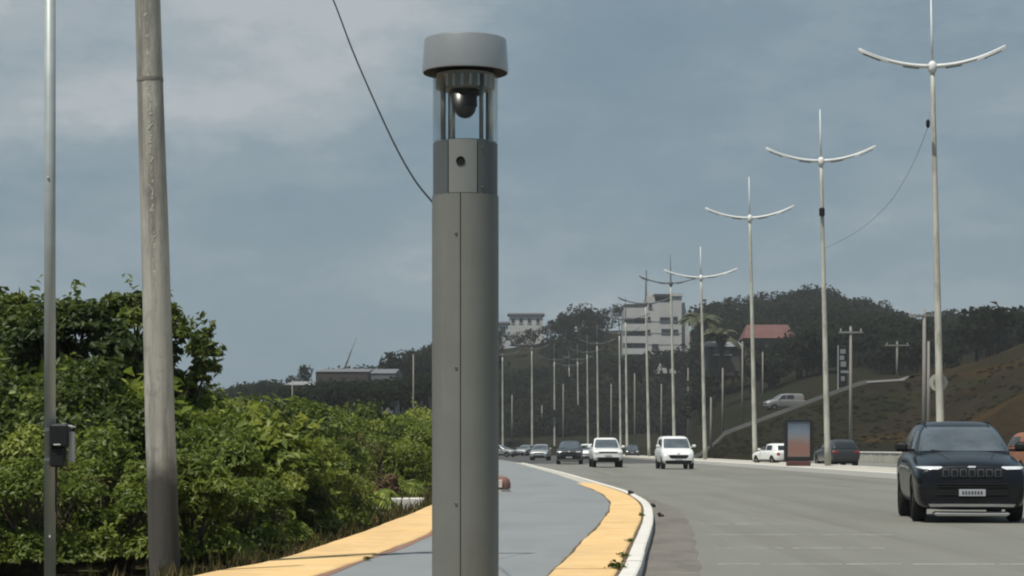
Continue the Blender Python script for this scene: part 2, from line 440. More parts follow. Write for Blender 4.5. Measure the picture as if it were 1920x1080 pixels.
kerbL = smooth([(x, y, 0) for x, y in KERB], 1.0)
leftL = smooth([(x, y, 0) for x, y in LEFT], 1.0)
leftoL = smooth([(x, y, 0) for x, y in LEFTOUT], 1.0)

def at_y(line, y):
    for a, b in zip(line, line[1:]):
        if a.y <= y <= b.y:
            t = (y - a.y) / max(1e-6, b.y - a.y)
            return a.x + (b.x - a.x) * t
    return line[-1].x if y > line[-1].y else line[0].x

def offs(line, d):
    out = []
    for i, p in enumerate(line):
        t = (line[min(i + 1, len(line) - 1)] - line[max(i - 1, 0)]).normalized()
        out.append(Vector((p.x + t.y * d, p.y - t.x * d, 0)))
    return out

def ribbon(mb, la, lb, z, ztop=None, mi=0):
    """sheet between two lines sampled at the same y"""
    n = len(la)
    vs = [(p.x, p.y, z) for p in la] + [(p.x, p.y, z) for p in lb]
    fs = [(i, n + i, n + i + 1, i + 1) for i in range(n - 1)]
    mb.add(vs, fs, mi)

YS = [-25, -18, -12, -6, 0, 4] + [5 + i * 0.75 for i in range(105)] + [84 + i * 4 for i in range(75)]
def line_at(line, dx=0.0): return [Vector((at_y(line, y) + dx, y, 0)) for y in YS]

def median_x(y): return 16.25 - 0.01425 * y

# ------------------------------------------------------------------ ground, road, path
g = MB()
gs = [-1300, -800, -400, -200, -60, -20, 0, 20, 60, 200, 400, 800, 1300]
vs = [(x, y, -0.06) for y in [-200, -60, 0, 40, 100, 200, 400, 700, 1000, 1500] for x in gs]
w = len(gs)
g.add(vs, [(j * w + i, j * w + i + 1, (j + 1) * w + i + 1, (j + 1) * w + i) for j in range(9) for i in range(w - 1)])
tag(g.build('ground', M['soil']), kind='structure')

road = MB()
la = line_at(kerbL, 0.1)
lb = [Vector((median_x(y) + 0.4, y, 0)) for y in YS]
ribbon(road, la, lb, 0.0)
tag(road.build('road', M['asphalt']), kind='structure')

opp = MB()
ribbon(opp, [Vector((median_x(y) + 4.2, y, 0)) for y in YS], [Vector((median_x(y) + 15.0, y, 0)) for y in YS], 0.0)
tag(opp.build('opposite_road', M['asphalt']), kind='structure')

# cloud shadow on the far stretch, painted as a darker sheet with ragged edge
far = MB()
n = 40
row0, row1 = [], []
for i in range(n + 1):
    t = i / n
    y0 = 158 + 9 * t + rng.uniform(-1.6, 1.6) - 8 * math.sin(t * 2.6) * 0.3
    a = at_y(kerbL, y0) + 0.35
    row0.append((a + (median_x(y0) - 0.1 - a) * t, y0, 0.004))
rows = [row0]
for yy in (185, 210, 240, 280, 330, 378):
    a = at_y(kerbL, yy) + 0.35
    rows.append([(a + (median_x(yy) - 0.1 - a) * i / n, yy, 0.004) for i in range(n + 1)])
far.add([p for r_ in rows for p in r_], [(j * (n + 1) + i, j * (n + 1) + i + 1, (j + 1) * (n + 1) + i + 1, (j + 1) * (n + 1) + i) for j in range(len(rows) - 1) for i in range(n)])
tag(far.build('far_road_shade', M['shaded_asphalt']), kind='structure')

# gutter strip beside the near kerb
gt = MB()
gy = [y for y in YS if y < 66]
ribbon(gt, [Vector((at_y(kerbL, y) + 0.12, y, 0)) for y in gy],
       [Vector((at_y(kerbL, y) + 0.33 + (0.42 if y < 40 else 0.42 * (66 - y) / 26) + 0.025 * math.sin(y * 2.3), y, 0)) for y in gy], 0.004)
tag(gt.build('gutter', M['gutter']), kind='structure')

# rumble lines worn thin across the lane, and on the path
ln = MB()
for y0, x1, w_ in ((22.7, 5.2, 0.10), (26.3, 4.6, 0.09), (30.3, 4.9, 0.09), (34.6, 5.0, 0.12)):
    x0 = at_y(kerbL, y0) + 0.95
    xx = x0
    while xx < x1:
        l = rng.uniform(0.25, 0.9)
        hw = w_ / 2 * rng.uniform(0.5, 1.0)
        ln.box((xx + l / 2, y0, -0.0025), (l, hw * 2, 0.015))
        xx += l + rng.choice((0.004, 0.04, 0.12))
M['worn_line'] = mixin(pm('worn_road_paint', (0.40, 0.40, 0.38), 0.8, var=0.1, scale=3), (0.27, 0.27, 0.25), 4, 0.42, 0.6)
tag(ln.build('road_marking', M['worn_line']), kind='structure')

# path: slab with kerb and edges
pth = MB()
pin = [Vector((at_y(kerbL, y) - 0.62, y, 0)) for y in YS]
pl = [Vector((at_y(leftL, y), y, 0)) for y in YS]
pth_lo = [Vector((at_y(leftoL, y) + 0.02, y, 0)) for y in YS]
pth_hi = [Vector((at_y(kerbL, y), y, 0)) for y in YS]
nn = len(YS)
vs = [(p.x, p.y, 0.12) for p in pth_lo] + [(p.x, p.y, 0.12) for p in pth_hi] + [(p.x, p.y, -0.05) for p in pth_lo] + [(p.x, p.y, -0.05) for p in pth_hi]
fs = []
for i in range(nn - 1):
    fs += [(i, nn + i, nn + i + 1, i + 1), (i, i + 1, 2 * nn + i + 1, 2 * nn + i), (nn + i, 3 * nn + i, 3 * nn + i + 1, nn + i + 1)]
pth.add(vs, fs)
path = tag(pth.build('path', M['path']), kind='structure')
re_ = MB()
ry = [y for y in YS if 5 <= y < 120]
rw = [0.055 + 0.03 * math.sin(y * 1.1) * math.sin(y * 0.37) for y in ry]
ribbon(re_, [Vector((at_y(leftL, y) - 0.02, y, 0)) for y in ry], [Vector((at_y(leftL, y) + w_, y, 0)) for y, w_ in zip(ry, rw)], 0.124)
re_.build('red_edging', M['rededge'], path)
de = MB()
dy = [5 + i * 0.35 for i in range(170)]
dw = [0.014 + 0.022 * (0.5 + 0.5 * math.sin(y * 2.3) * math.sin(y * 0.71 + 1)) + 0.012 * rng.random() for y in dy]
ribbon(de, [Vector((at_y(kerbL, y) - 0.60 - w_, y, 0)) for y, w_ in zip(dy, dw)], [Vector((at_y(kerbL, y) - 0.55, y, 0)) for y in dy], 0.124)
ribbon(de, [Vector((at_y(kerbL, y) - 0.06, y, 0)) for y in dy], [Vector((at_y(kerbL, y) + 0.02, y, 0)) for y in dy], 0.124)
de.build('dirt_edge', pm('joint_dirt', (0.13, 0.10, 0.065), 0.95, var=0.4, scale=6, spec=0.1), path)
cl = MB()
cy0 = 29.5
for y0 in (29.6, 44.5):
    x0, x1 = at_y(leftL, y0) + 1.35, at_y(kerbL, y0) - 0.85
    cl.box(((x0 + x1) / 2, y0, 0.118), (x1 - x0, 0.07, 0.015))
cl.build('painted_line', pm('faint_path_line', (0.36, 0.37, 0.37), 0.8, var=0.1, scale=3), path)

# yellow slabs in two strips, one object each; joints stay open
def slab_run(fa, fb, y0, y1, length, name, mat, parent, z0, z1, jitter=0.0, joint=0.012, gap_far=60, bulge=0.0):
    y = y0
    while y < y1:
        L = length * (1 + rng.uniform(-0.04, 0.04)) if y < gap_far else length * 4
        ya, yb = y + joint / 2, min(y + L, y1) - joint / 2
        k = 2 if L < 1.5 else 6 if L < 3 else 8
        vs = []
        dz = rng.uniform(0, jitter)
        dl, dr = rng.uniform(-jitter * .5, jitter * .5), rng.uniform(-jitter, jitter) * 0.5
        for i in range(k + 1):
            yy = ya + (yb - ya) * i / k
            xa, xb = fa(yy) + dl, fb(yy) + dr
            b = min(0.02, (xb - xa) * 0.15)
            vs += [(xa, yy, z0), (xa, yy, z1 + dz - b * 0.5), (xa + b, yy, z1 + dz), (xb - b, yy, z1 + dz), (xb, yy, z1 + dz - b * 0.5), (xb, yy, z0)]
        fs = []
        for i in range(k):
            for j in range(5):
                a = i * 6 + j
                fs.append((a, a + 1, a + 7, a + 6))
        fs.append((5, 4, 3, 2, 1, 0)); m_ = k * 6
        fs.append((m_, m_ + 1, m_ + 2, m_ + 3, m_ + 4, m_ + 5))
        mb = MB(); mb.add(vs, [f[::-1] for f in fs])
        mb.build(name, mat, parent)
        y += L
wob = lambda y, s: 0.012 * math.sin(y * 0.9 + s) + 0.005 * math.sin(y * 3.1 + 2 * s)
ledge = lambda y: 0.03 if y < 40 else 0.0
slab_run(lambda y: at_y(kerbL, y) - 0.40, lambda y: at_y(kerbL, y) - 0.035, 66, 150, 2.4, 'pale_slab', M['concrete_pale'], path, 0.10, 0.132, 0.006, joint=0.008)
slab_run(lambda y: at_y(kerbL, y) - 0.60 + wob(y, 0), lambda y: at_y(kerbL, y) - 0.035 + 0.35 * wob(y, 3), 5, 66, 2.4, 'yellow_slab', M['yellow'], path, 0.10, 0.132, 0.006, joint=0.008)
slab_run(lambda y: at_y(leftoL, y) + wob(y, 1), lambda y: at_y(leftL, y) - 0.03 + wob(y, 2), 5, 110, 2.4, 'yellow_slab', M['yellow'], path, 0.10, 0.132, 0.006, joint=0.008)
slab_run(lambda y: at_y(kerbL, y) + 0.012, lambda y: at_y(kerbL, y) + 0.165, 5, 150, 1.0, 'kerb_stone', M['kerb'], path, -0.05, 0.136, 0.005, joint=0.01, gap_far=64)

# median: paved island with kerb stones
md = MB()
my = [-25, 0, 40] + [50 + 6 * i for i in range(56)]
vs = []
for y in my:
    a, b = median_x(y) + 0.15, median_x(y) + 4.5
    vs += [(a, y, -0.05), (a, y, 0.145), (b, y, 0.145), (b, y, -0.05)]
md.add(vs, [(i * 4 + j, (i + 1) * 4 + j, (i + 1) * 4 + j + 1, i * 4 + j + 1) for i in range(len(my) - 1) for j in range(3)])
median = tag(md.build('median_strip', M['concrete_pale']), kind='structure')
slab_run(lambda y: median_x(y), lambda y: median_x(y) + 0.22, 70, 200, 1.6, 'kerb_stone', M['kerb'], median, -0.05, 0.22, 0.004, joint=0.012, gap_far=150)
slab_run(lambda y: median_x(y) + 4.4, lambda y: median_x(y) + 4.62, 100, 200, 3.2, 'kerb_stone', M['kerb'], median, -0.05, 0.20, 0.004, joint=0.012, gap_far=150)

# pale low wall on the far side of the opposite carriageway
lw_ = empty('low_wall', (0, 0, 0))
tag(lw_, 'low pale concrete wall along the far carriageway edge, left of the black sport utility car', 'wall')
yy = 120.0
while yy < 178:
    x = median_x(yy) + 15.1
    mb = MB(); mb.box((x + 0.15, yy + 1.95, 0.35), (0.28, 3.86, 0.8), bev=0.04); mb.build('wall_panel', M['concrete_pale'], lw_)
    mb = MB(); mb.box((x + 0.15, yy + 1.95, 0.81), (0.40, 3.92, 0.11), bev=0.03); mb.build('coping', M['kerb'], lw_)
    yy += 4.0

# ------------------------------------------------------------------ terrain behind the road
TX = [-400, 200, 560, 700, 820, 940, 1040, 1100, 1200, 1300, 1360, 1420, 1480, 1540, 1620, 1700, 1760, 1830, 1920, 2050, 2300, 2800]
TZ = [192, 214, 232, 246, 262, 300, 360, 440, 530, 640, 900]
FLAT = None
# image heights (rows of a 1080 px frame) of the land at each column, by distance
ramp = {1300: 842, 1360: 815, 1420: 793, 1480: 771, 1540: 748, 1620: 720, 1700: 715, 1760: 708, 1830: 690, 1920: 655, 2050: 640, 2300: 640, 2800: 660}
def land_row(x, z):
    zr = [192, 232, 246, 262, 300, 360, 440, 530, 640, 900]
    sky_ = np.interp(x, [-400, 200, 560, 700, 820, 940, 1040, 1100, 1200, 1300, 1420, 1520, 1620, 1700, 1780, 1850, 1920, 2050, 2300, 2800],
                     [790, 780, 745, 735, 690, 655, 640, 622, 618, 622, 606, 588, 606, 636, 640, 655, 655, 650, 660, 700])
    r0 = np.interp(x, list(ramp.keys()), list(ramp.values())) if x >= 1300 else 843
    flat = lambda zz: 838 + HC * F / zz
    if x < 1300:
        mid = flat(300)
        v = [flat(192), flat(232), flat(246), flat(262), flat(300), flat(360) - 1, 0.55 * flat(440) + 0.45 * sky_, sky_, sky_ + 2, sky_ + 26]
    else:
        t = min(1, (x - 1300) / 60)
        edge = flat(232) * (1 - t) + r0 * t
        low = flat(192) if x < 1690 else np.interp(x, [1690, 1760, 1830, 1920, 2050, 2800], [flat(192), 838, 800, 740, 715, 700])
        v = [low, edge, edge - 1.5 * t, edge - 8 * t, edge * 0.75 + sky_ * 0.25, edge * 0.5 + sky_ * 0.5, edge * 0.2 + sky_ * 0.8, sky_, sky_ + 3, sky_ + 26]
    return float(np.interp(z, zr, v))
def land_h(X, Y):
    """height of the land above the road at a ground point"""
    px = 960 + F * X / Y
    if Y < 192: return -0.08
    h = HC + (838 - land_row(px, Y)) * Y / F
    if px > 1300 and Y > 250 or px > 1700:
        h += 0.5 * math.sin(X * 0.21 + Y * 0.05) * math.sin(Y * 0.13 + X * 0.07)
    return h - (0.08 if Y < 262 and px < 1320 else 0.0)
ter = MB()
cols = list(range(-500, 1250, 60)) + list(range(1250, 2000, 18)) + list(range(2000, 2900, 60))
zs = [188, 192, 197, 202, 207, 212, 217, 222, 227, 232, 236, 240, 246, 252, 262, 275, 290, 305, 325, 345, 370, 400, 430, 460, 495, 530, 580, 640, 740, 900, 1300]
vs = []
for zz in zs:
    for c in cols:
        X = (c - 960) / F * zz
        vs.append((X, zz, land_h(X, zz) if zz < 1300 and zz > 188 else -3))
nc = len(cols)
fs, mi = [], []
for j in range(len(zs) - 1):
    for i in range(nc - 1):
        fs.append((j * nc + i, j * nc + i + 1, (j + 1) * nc + i + 1, (j + 1) * nc + i))
        mi.append(1 if cols[i] > 1640 + 55 * math.sin(j * 1.3) and zs[j] < 300 else 0)
ter.add(vs, fs); ter.mi = mi
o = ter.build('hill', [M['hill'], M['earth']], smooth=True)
tag(o, kind='structure')

# ramp road climbing the embankment, with its pale kerb and cross street
rp = MB()
rk = MB()
rpts = []
for c in range(1300, 1760, 12):
    za = 232.5
    X = (c - 960) / F * za
    rpts.append((X, za, land_h(X, za)))
for i in range(len(rpts) - 1):
    (x0, y0, z0), (x1, y1, z1) = rpts[i], rpts[i + 1]
    rp.add([(x0, y0 + .4, z0 + .12), (x1, y1 + .4, z1 + .12), (x1 + .6, y1 + 11, land_h(x1 + .6, y1 + 11) + .25), (x0 + .6, y0 + 11, land_h(x0 + .6, y0 + 11) + .25)], [(0, 1, 2, 3)])
    if i < 27:
        rk.add([(x0, y0 - .1, z0 - .2), (x1, y1 - .1, z1 - .2), (x1, y1 - .1, z1 + .42), (x0, y0 - .1, z0 + .42), (x0, y0 + .35, z0 + .42), (x1, y1 + .35, z1 + .42), (x0, y0 + .35, z0 - .1), (x1, y1 + .35, z1 - .1)],
               [(0, 1, 2, 3), (3, 2, 5, 4), (4, 5, 7, 6)])
rampo = tag(rp.build('ramp_road', pm('ramp_asphalt', (0.135, 0.135, 0.132), 0.9, var=0.15, scale=0.2)), kind='structure')
rk.build('ramp_kerb', pm('ramp_kerb_paint', (0.14, 0.138, 0.13), 0.9, var=0.2, scale=0.4), rampo)

# ------------------------------------------------------------------ grey surveillance pole in front
PX, PY = (872.5 - 960) / 312.5, 12.8
ppole = empty('surveillance_pole', (PX, PY, 0.132))
tag(ppole, 'thick round grey surveillance pole with a capped glass camera chamber, in front', 'camera pole')
Z0 = 0.132
def zr(row): return HC + (838 - row) / 317.0 - Z0
def notched(r, notches, zlo, zhi, n=72, depth=0.012):
    """round column with vertical grooves at given angles (degrees, -90 faces the camera)"""
    ang = [360 * i / n for i in range(n)]
    prof = [(a, r) for a in ang if all(abs((a - c + 180) % 360 - 180) > hw * 1.2 + 0.6 for c, hw in notches)]
    for c, hw in notches:
        prof += [((c - hw - .15) % 360, r), ((c - hw) % 360, r - depth), ((c + hw) % 360, r - depth), ((c + hw + .15) % 360, r)]
    prof.sort()
    m_ = len(prof)
    vs = [(q * math.cos(R(a)), q * math.sin(R(a)), z) for z in (zlo, zhi) for a, q in prof]
    fs = [(i, (i + 1) % m_, m_ + (i + 1) % m_, m_ + i) for i in range(m_)] + [tuple(range(m_ - 1, -1, -1)), tuple(range(m_, 2 * m_))]
    return vs, fs
mb = MB(); mb.add(*notched(0.2, [(263, 0.85), (80, 0.8)], 0.03, zr(362)))
mb.build('column', M['pole_grey'], ppole, auto=30)
mb = MB(); mb.lathe([(0.27, 0.0), (0.27, 0.02), (0.21, 0.03)], 48); 
mb.build('base_flange', M['pole_grey'], ppole, auto=30)
for i in range(6):
    a = R(60 * i + 20)
    mb = MB(); mb.lathe([(0.014, 0.02), (0.014, 0.045), (0.006, 0.05)], 6, (0.24 * math.cos(a), 0.24 * math.sin(a), 0)); mb.build('bolt', M['steel_dark'], ppole)
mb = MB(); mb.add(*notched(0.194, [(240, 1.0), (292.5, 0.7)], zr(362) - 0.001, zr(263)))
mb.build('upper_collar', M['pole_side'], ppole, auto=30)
mb = MB(); na = 14; z0_, z1_ = zr(362) + 0.004, zr(263) + 0.006
vs = [(q * math.cos(R(241.5 + 50 * k / na)), q * math.sin(R(241.5 + 50 * k / na)), z) for z in (z0_, z1_) for q in (0.190, 0.1975) for k in range(na + 1)]
w2_ = na + 1
fs = [(w2_ + k, w2_ + k + 1, 3 * w2_ + k + 1, 3 * w2_ + k) for k in range(na)] + [(2 * w2_ + k, 3 * w2_ + k, 3 * w2_ + k + 1, 2 * w2_ + k + 1) for k in range(na)] + [(k, k + 1, w2_ + k + 1, w2_ + k) for k in range(na)] + [(0, w2_, 3 * w2_, 2 * w2_), (na, 2 * w2_ + na, 3 * w2_ + na, w2_ + na)]
mb.add(vs, fs); mb.build('front_panel', M['pole_upper'], ppole, auto=30)
# camera-side hole and lock screws
def stud(row, px, r, name, mat, parent, rad=0.2, deep=0.012):
    x = (px - 872.5) / 312.5
    y = -math.sqrt(rad * rad - x * x)
    mb = MB()
    z = zr(row)
    nrm = Vector((x, y, 0)).normalized(); tx = Vector((-nrm.y, nrm.x, 0))
    n = 18; vs = []
    for dd, rr in ((-0.006, r), (0.004, r), (0.005, r * 0.82), (0.001, r * 0.7)):
        for k in range(n):
            a = 2 * math.pi * k / n
            vs.append(Vector((x, y, z)) + nrm * dd + tx * math.cos(a) * rr + Vector((0, 0, 1)) * math.sin(a) * rr)
    fs = [(q * n + k, q * n + (k + 1) % n, (q + 1) * n + (k + 1) % n, (q + 1) * n + k) for q in range(3) for k in range(n)] + [tuple(range(3 * n, 4 * n))]
    mb.add(vs, fs)
    return mb.build(name, mat, parent, smooth=False)
stud(302, 865, 0.027, 'port', M['matte_black'], ppole, 0.1975)
for row in (438, 690, 945): stud(row, 857, 0.009, 'lock_screw', M['steel_dark'], ppole)
for row in (350, 276): stud(row, 905, 0.006, 'lock_screw', M['steel_dark'], ppole, 0.194)
# glass tube, rods
gb = MB(); za, zb = zr(263), zr(136)
gb.lathe([(0.196, za), (0.196, zb), (0.190, zb), (0.190, za)], 64, cap=False)
gb.build('glass_tube', M['glass'], ppole, smooth=True)
mb = MB(); mb.lathe([(0.186, zr(263)), (0.186, zr(263) + 0.012), (0.0, zr(263) + 0.014)], 40, cap=False); mb.build('chamber_floor', M['steel_dark'], ppole)
for px, dy, r_, mat in ((832, -0.10, 0.016, 'steel_dark'), (903, -0.13, 0.013, 'steel_dark'), (914, 0.09, 0.012, 'steel_dark'), (848, 0.06, 0.017, 'bright_rod'), (921, -0.03, 0.012, 'bright_rod'), (842, 0.13, 0.010, 'steel_dark')):
    x = (px - 872.5) / 312.5
    mb = MB(); mb.tube([(x, dy, za), (x, dy, zb)], r_, 10); mb.build('support_rod', M[mat], ppole, smooth=True)
# upper ring with fins
mb = MB(); mb.lathe([(0.150, zr(160)), (0.156, zr(158)), (0.172, zr(136) + 0.02), (0.1, zr(136) + 0.02)], 48); mb.build('mount_ring', M['pole_upper'], ppole, auto=40)
for i in range(22):
    a = R(360 / 22 * i + 3)
    mb = MB(); Mx = Matrix.Rotation(a, 3, 'Z')
    mb.box(Mx @ Vector((0.166, 0, (zr(158) + zr(136)) / 2)), (0.022, 0.018, zr(136) - zr(158)), M=Mx); mb.build('fin', M['steel'], ppole)
# dome camera
dx = (872 - 872.5) / 312.5
mb = MB(); mb.lathe([(0.085, zr(160)), (0.085, zr(170)), (0.072, zr(172)), (0.074, zr(190)), (0.066, zr(193))], 32, (dx, -0.01, 0)); mb.build('camera_housing', M['black_plastic'], ppole, auto=40)
mb = MB()
prof = [(0.066 * math.cos(R(a)), zr(192) - 0.068 * math.sin(R(a))) for a in range(0, 90, 10)] + [(0.001, zr(192) - 0.068)]
mb.lathe(prof, 28, (dx, -0.01, 0)); mb.build('camera_dome', M['dome'], ppole, smooth=True)
# cap: flared mushroom
mb = MB()
zt, zbm = zr(62), zr(127)
mb.lathe([(0.17, zbm + 0.03), (0.245, zbm + 0.012), (0.250, zbm), (0.258, zbm), (0.2595, zbm + 0.010), (0.2465, zt - 0.014), (0.244, zt - 0.006), (0.236, zt - 0.001), (0.20, zt + 0.001), (0.0, zt + 0.003)], 72, cap=False)
mb.build('cap', M['cap'], ppole, auto=35)
mb = MB(); mb.lathe([(0.0, zbm + 0.02), (0.252, zbm - 0.003)], 40, cap=False); mb.build('cap_underside', M['matte_black'], ppole)

# ------------------------------------------------------------------ concrete pole and thin steel pole at the left
cs = 200.0
CY = 20.0
cp = empty('concrete_pole', ((311 - 960) / cs, CY, 0.0))
tag(cp, 'stained tapering concrete utility pole, darkened at its foot, standing before the green bank', 'utility pole')
CH = 9.2
mb = MB()
n, rows_ = 28, 60
vs, fs = [], []
lean = -32 / 1080.0
for j in range(rows_ + 1):
    z = CH * j / rows_
    r0 = 0.148 - 0.0053 * z
    for k in range(n):
        a = 2 * math.pi * k / n
        rr = r0 * (1 + 0.012 * math.sin(3 * a + z * 2.1) + 0.006 * math.sin(7 * a - z * 5))
        vs.append((lean * z + rr * math.cos(a), rr * math.sin(a), z - 0.3))
for j in range(rows_):
    for k in range(n):
        a, b = j * n + k, j * n + (k + 1) % n
        fs.append((a, b, b + n, a + n))
fs.append(tuple(range(rows_ * n, rows_ * n + n)))
mb.add(vs, fs)
# soot and damp at the foot is a stain of the pole itself
cm = M['concrete']
nt = cm.node_tree
p_ = nt.nodes['Principled BSDF']; src = p_.inputs['Base Color'].links[0].from_socket
t_ = nt.nodes.new('ShaderNodeTexCoord'); sx = nt.nodes.new('ShaderNodeSeparateXYZ'); nt.links.new(t_.outputs['Object'], sx.inputs[0])
nz = nt.nodes.new('ShaderNodeTexNoise'); nz.inputs['Scale'].default_value = 3.0; nz.inputs['Detail'].default_value = 6
nt.links.new(t_.outputs['Object'], nz.inputs['Vector'])
ad = nt.nodes.new('ShaderNodeMath'); ad.operation = 'MULTIPLY_ADD'; ad.inputs[1].default_value = 0.8; nt.links.new(nz.outputs['Fac'], ad.inputs[0]); nt.links.new(sx.outputs['Z'], ad.inputs[2])
mr = nt.nodes.new('ShaderNodeMapRange'); mr.inputs['From Min'].default_value = 1.72; mr.inputs['From Max'].default_value = 1.28; mr.inputs['To Max'].default_value = 0.92
nt.links.new(ad.outputs[0], mr.inputs['Value'])
mx = nt.nodes.new('ShaderNodeMix'); mx.data_type = 'RGBA'; nt.links.new(mr.outputs['Result'], mx.inputs['Factor']); nt.links.new(src, mx.inputs['A']); mx.inputs['B'].default_value = (0.042, 0.038, 0.034, 1)
nt.links.new(mx.outputs['Result'], p_.inputs['Base Color'])
mb.build('shaft', cm, cp, smooth=True)
# chipped seam up the front: rough raised crust
mb = MB()
z = 2.1
while z < 5.9:
    l = rng.uniform(0.02, 0.09)
    a = R(-84 + rng.uniform(-5, 5) + 3 * math.sin(z * 3.1) - 2.0 * (z - 3))
    r0 = 0.148 - 0.0053 * z
    Mx = Matrix.Rotation(a, 3, 'Z') @ Matrix.Rotation(rng.uniform(-.8, .8), 3, 'X')
    mb.box((lean * z + (r0 - 0.0055) * math.cos(a), (r0 - 0.0055) * math.sin(a), z - 0.3), (0.012, rng.uniform(0.008, 0.026), l), M=Mx, bev=0.005)
    z += l * rng.uniform(0.45, 1.6)
o = mb.build('mortar_seam', pm('pale_mortar', (0.42, 0.405, 0.36), 0.95, var=0.35, scale=14, bump=0.4, bscale=60), cp); o['kind'] = 'stuff'
for z in (5.0,):
    mb = MB(); r0 = 0.148 - 0.0053 * z
    mb.lathe([(r0 + .002, z - 0.33), (r0 + .003, z - 0.322), (r0 + .003, z - 0.298), (r0 + .002, z - 0.29)], 28, (lean * z, 0, 0), cap=False); mb.build('strap', M['wood_pole'], cp, smooth=True)
mb = MB(); mb.box((lean * CH + 0.45, -0.16, CH - 0.55), (1.5, 0.10, 0.12), bev=0.015); mb.build('crossarm', M['wood_pole'], cp)
for x in (-0.2, 0.55, 1.1):
    mb = MB(); mb.lathe([(0.02, 0), (0.045, 0.03), (0.03, 0.06), (0.045, 0.09), (0.02, 0.13)], 12, (lean * CH + x, -0.16, CH - 0.49)); mb.build('insulator', M['pole_upper'], cp, smooth=True)

# cable sagging from the crossarm to the grey pole
wire_px = [(462, -420), (520, -240), (585, -90), (625, 0), (660, 92), (700, 185), (742, 275), (778, 338), (808, 372)]
pts = []
for i, (u, v) in enumerate(wire_px):
    t = i / (len(wire_px) - 1)
    Y = 19.84 + (12.83 - 19.84) * t
    pts.append((u, v, Y))
w3 = [Vector(((u - 960) / F * Y, Y, HC + (838 - v) / F * Y)) for u, v, Y in pts]
w3[0] = Vector((cp.location.x + lean * CH + 1.1, CY - 0.16, CH - 0.36))
w3[-1] = Vector((PX - 0.196, PY + 0.03, zr(372) + Z0))
mb = MB(); mb.tube(smooth(w3, 0.15), 0.0062, 6)
tag(mb.build('overhead_cable', M['trim'], smooth=True), 'thin dark cable sagging down from above to the side of the thick grey pole', 'cable')

tp = empty('steel_pole', ((94.5 - 960) / 222.0, 18.0, 0.0))
tag(tp, 'slim straight galvanised steel pole with a black meter box, at the far left edge', 'pole')
mb = MB(); mb.lathe([(0.048, 0), (0.047, 6.5)], 20); mb.build('tube', M['steel'], tp, smooth=True)
mb = MB(); mb.lathe([(0.11, 0.0), (0.11, 0.015), (0.05, 0.02)], 16); mb.build('base_plate', M['steel_dark'], tp)
def tz(row): return HC + (838 - row) / 222.0
mb = MB(); mb.lathe([(0.0495, tz(340)), (0.0495, tz(337))], 20, cap=False)
for row, a in ((335, -95), (866 + 140, -80)):
    mbb = MB(); aa = R(a); mbb.box((0.047 * math.cos(aa), 0.047 * math.sin(aa), tz(row)), (0.02, 0.018, 0.018), M=Matrix.Rotation(aa, 3, 'Z'), bev=0.004); mbb.build('rivet', M['bright_rod'], tp)
bx0 = (118 - 94.5) / 222.0
mbox = MB(); mbox.box((bx0 - 0.01, -0.03, tz(817)), (0.155, 0.17, 0.20), bev=0.018); box1 = mbox.build('meter_box', M['black_plastic'], tp)
mb = MB(); mb.box((bx0 - 0.03, -0.025, tz(857)), (0.115, 0.14, 0.165), bev=0.012); mb.build('lower_box', M['black_plastic'], tp)
mb = MB(); mb.box((bx0 - 0.02, -0.118, tz(834)), (0.06, 0.012, 0.012), bev=0.003); mb.build('latch', M['steel'], box1)
mb = MB(); mb.box((bx0 + 0.075, 0.01, tz(838)), (0.035, 0.13, 0.26), bev=0.008); mb.build('side_cover', M['steel'], tp)
mb = MB(); mb.box((bx0 + 0.055, 0.0, tz(798)), (0.09, 0.15, 0.012), bev=0.003, M=Matrix.Rotation(R(18), 3, 'Y')); mb.build('rain_hood', M['bright_rod'], tp)
mb = MB(); mb.box((-0.055 + 0.1, 0.005, tz(915)), (0.028, 0.03, 0.40)); mb.build('conduit', M['trim'], tp)
for row in (806, 862):
    mb = MB(); mb.lathe([(0.052, tz(row) - 0.012), (0.052, tz(row) + 0.012)], 20); mb.build('clamp', M['steel_dark'], tp)

# ------------------------------------------------------------------ plants
def leaf_arrays(centers, normals, length, width, r, tint, fold=0.35):
    """a folded pointed leaf (two triangles pairs) at each centre; arrays"""
    n = len(centers)
    up = normals + r.normal(0, 0.45, (n, 3))
    up /= np.linalg.norm(up, axis=1, keepdims=True)
    d = r.normal(0, 1, (n, 3)); d[:, 2] -= 0.25
    d -= up * (d * up).sum(1, keepdims=True)
    d /= np.linalg.norm(d, axis=1, keepdims=True)
    s = np.cross(up, d)
    L = length * r.uniform(0.6, 1.35, (n, 1)); W = width * r.uniform(0.7, 1.3, (n, 1))
    base = centers - d * L * 0.5
    tip = centers + d * L * 0.5 - up * L * 0.12
    mid = centers + d * L * 0.02
    lft = mid + s * W * 0.5 + up * W * fold * 0.5
    rgt = mid - s * W * 0.5 + up * W * fold * 0.5
    V = np.stack([base, lft, tip, rgt], 1).reshape(-1, 3)
    k = np.arange(n)[:, None] * 4
    T = np.concatenate([k, k + 1, k + 2, k, k + 2, k + 3], 1).reshape(-1)
    return V, T, np.repeat(tint, 4)

